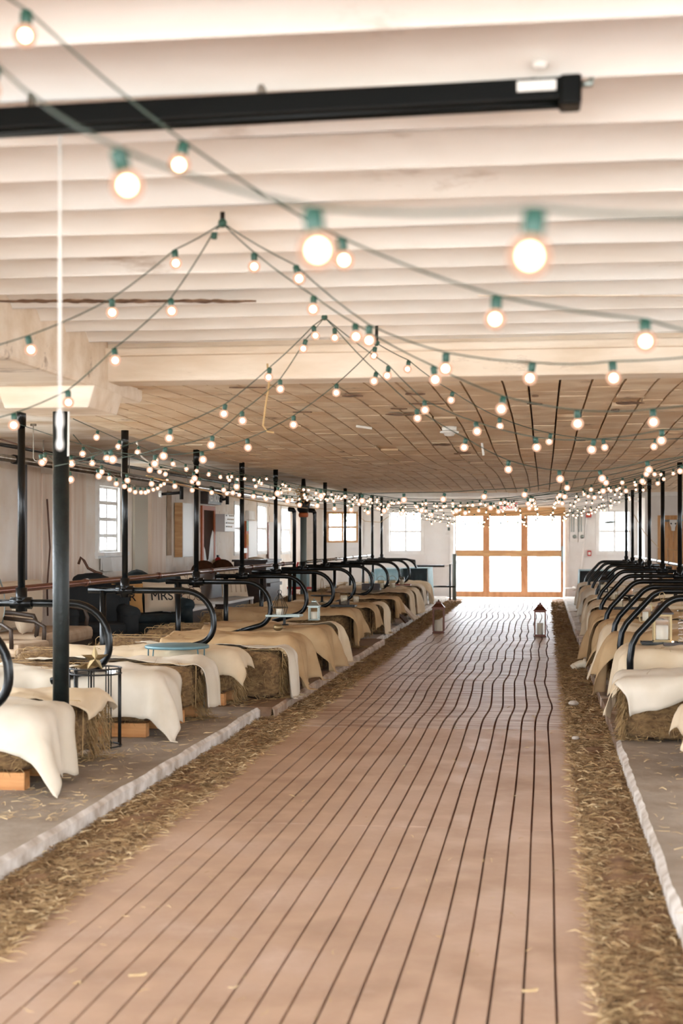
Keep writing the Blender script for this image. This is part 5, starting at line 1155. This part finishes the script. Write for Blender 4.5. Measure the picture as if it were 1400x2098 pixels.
o = MB().tube([(0, -.04, 0), (.12, -.04, 1.3)], .02, 6).obj('diagonal_conduit', M['white']); x0, d = endX(1192, EY); o.location = (x0, EY, .75); tag(o, 'slightly leaning white conduit below the meter panels', 'pipe')
# exit sign
p = P(1043, 1037, 32.6); t = thing('exit_sign', 'white EXIT sign with red letters above the big door', 'sign', p)
MB().bb(-.20, .20, -.03, .03, -.10, .10).obj('case', M['signface'], t, bevel=.008); text_mesh('EXIT', .19, 'lettering', M['signred'], t, (.0, -.033, 0), (PI / 2, 0, 0)); MB().tube([(0, 0, .08), (0, 0, 2.56 - p.z)], .01, 6).obj('stem', M['plastic'], t)
for s in (-1, 1): MB().lathe([(.03, 0), (.05, .05), (.045, .06)], n=10).obj('spot_head', M['plastic'], t, True, loc=(s * .07 + .1, -.02, .09))
# barn door with skull
bx0, bd = endX(1348, PY); bx1 = bx0 + .98; zt_ = LZ(1056, bd)
bdn = struct(MB().bb(bx0 - .0, bx0 + .08, PY - .06, PY, .0, zt_).bb(bx1 - .08, bx1, PY - .06, PY, .0, zt_).bb(bx0 + .08, bx1 - .08, PY - .06, PY, zt_ - .10, zt_).obj('door_3', M['knot']))
for k in range(6): w = (bx1 - bx0 - .2) / 6; MB().bb(bx0 + .1 + k * w + .004, bx0 + .1 + (k + 1) * w - .004, PY - .04, PY - .01, .05, zt_ - .11).obj('plank', M['knot'], bdn)
for (za, zb) in ((.12, zt_ - .25),):
    for s in (-1, 1):
        xc_ = (bx0 + bx1) / 2; L_ = math.hypot(bx1 - bx0 - .35, zb - za); MB().box((xc_, PY - .055, (za + zb) / 2), (.09, .02, L_), ry=s * math.atan2(bx1 - bx0 - .35, zb - za)).obj('brace', M['knot'], bdn)
p = P(1378, 1073, 34.3); t = thing('cow_skull', 'white horned skull hung on the pine barn door', 'skull', (p.x, PY - .10, p.z))
MB().prism([(-.09, .09), (.09, .09), (.075, -.02), (.045, -.08), (.04, -.17), (-.04, -.17), (-.045, -.08), (-.075, -.02)], 'y', -.05, .02).obj('skull_bone', M['plastic'], t, bevel=.015)
for s in (-1, 1):
    MB().tube([(s * .07, -.01, .07), (s * .17, -.02, .06), (s * .25, -.03, .1), (s * .26, -.04, .19)], [.028, .024, .018, .006], 8).obj('horn', M['silver'], t, True); sphere(.02, 8, 6).obj('eye_socket', M['blackmetal'], t, loc=(s * .05, -.05, 0))
# hanging horseshoe / bird on the right window
p = P(1250, 1070, 30); t = thing('hanging_bird', 'small grey hanging ornament in front of the right end window', 'ornament', p); mb = sphere(.05, 10, 6, .5); mb.v = [(a * 2.2, b, c + .15 * a) for a, b, c in mb.v]; mb.obj('body', M['silver'], t, True); MB().tube([(0, 0, .02), (-.03, 0, .3), (-.06, 0, 2.52 - p.z)], .005, 5).obj('wire', M['blackmetal'], t)
for o in bpy.data.objects:
    if o.parent or not o.get('label') or o.get('kind'): continue
    n = o.name.split('.')[0]; side = 'left' if o.location.x < -1 else 'right'
    g = {'hay_bale': 'hay bales of the %s row' % side, 'burlap_cloth': 'burlap runners over the %s row of bales' % side, 'stall_divider': 'pipe stall dividers of the %s row' % side,
         'timber_block': 'pine timbers under the left bales', 'floor_lantern': 'brown lanterns on the alley', 'ceiling_hook': 'ceiling hooks of the light strings', 'serving_tray': 'trays on the hay beds',
         'candle_jar': 'candle glasses on the hay beds', 'leaning_board': 'leaning boards', 'elbow_post': 'elbowed pipe posts', 'pipe_hook': 'ceiling hooks of the left aisle', 'garden_chair': 'garden chairs outside',
         'round_back_chair': 'round-backed chairs', 'meter_panel': 'meter panels', 'painted_slot': 'wall slots', 'ceiling_pipe': 'pipes of the end bay', 'stone': 'stones in the gutters', 'wood_chip': 'chips on the floor', 'dark_bench': 'dark benches', 'draped_table': 'draped tables'}.get(n)
    if n == 'string_lights': g = 'swagged strings between the stall poles' if 'swag' in o['label'] and 'pole to pole' in o['label'] else 'near strings of globe lights'
    if g: o['group'] = g
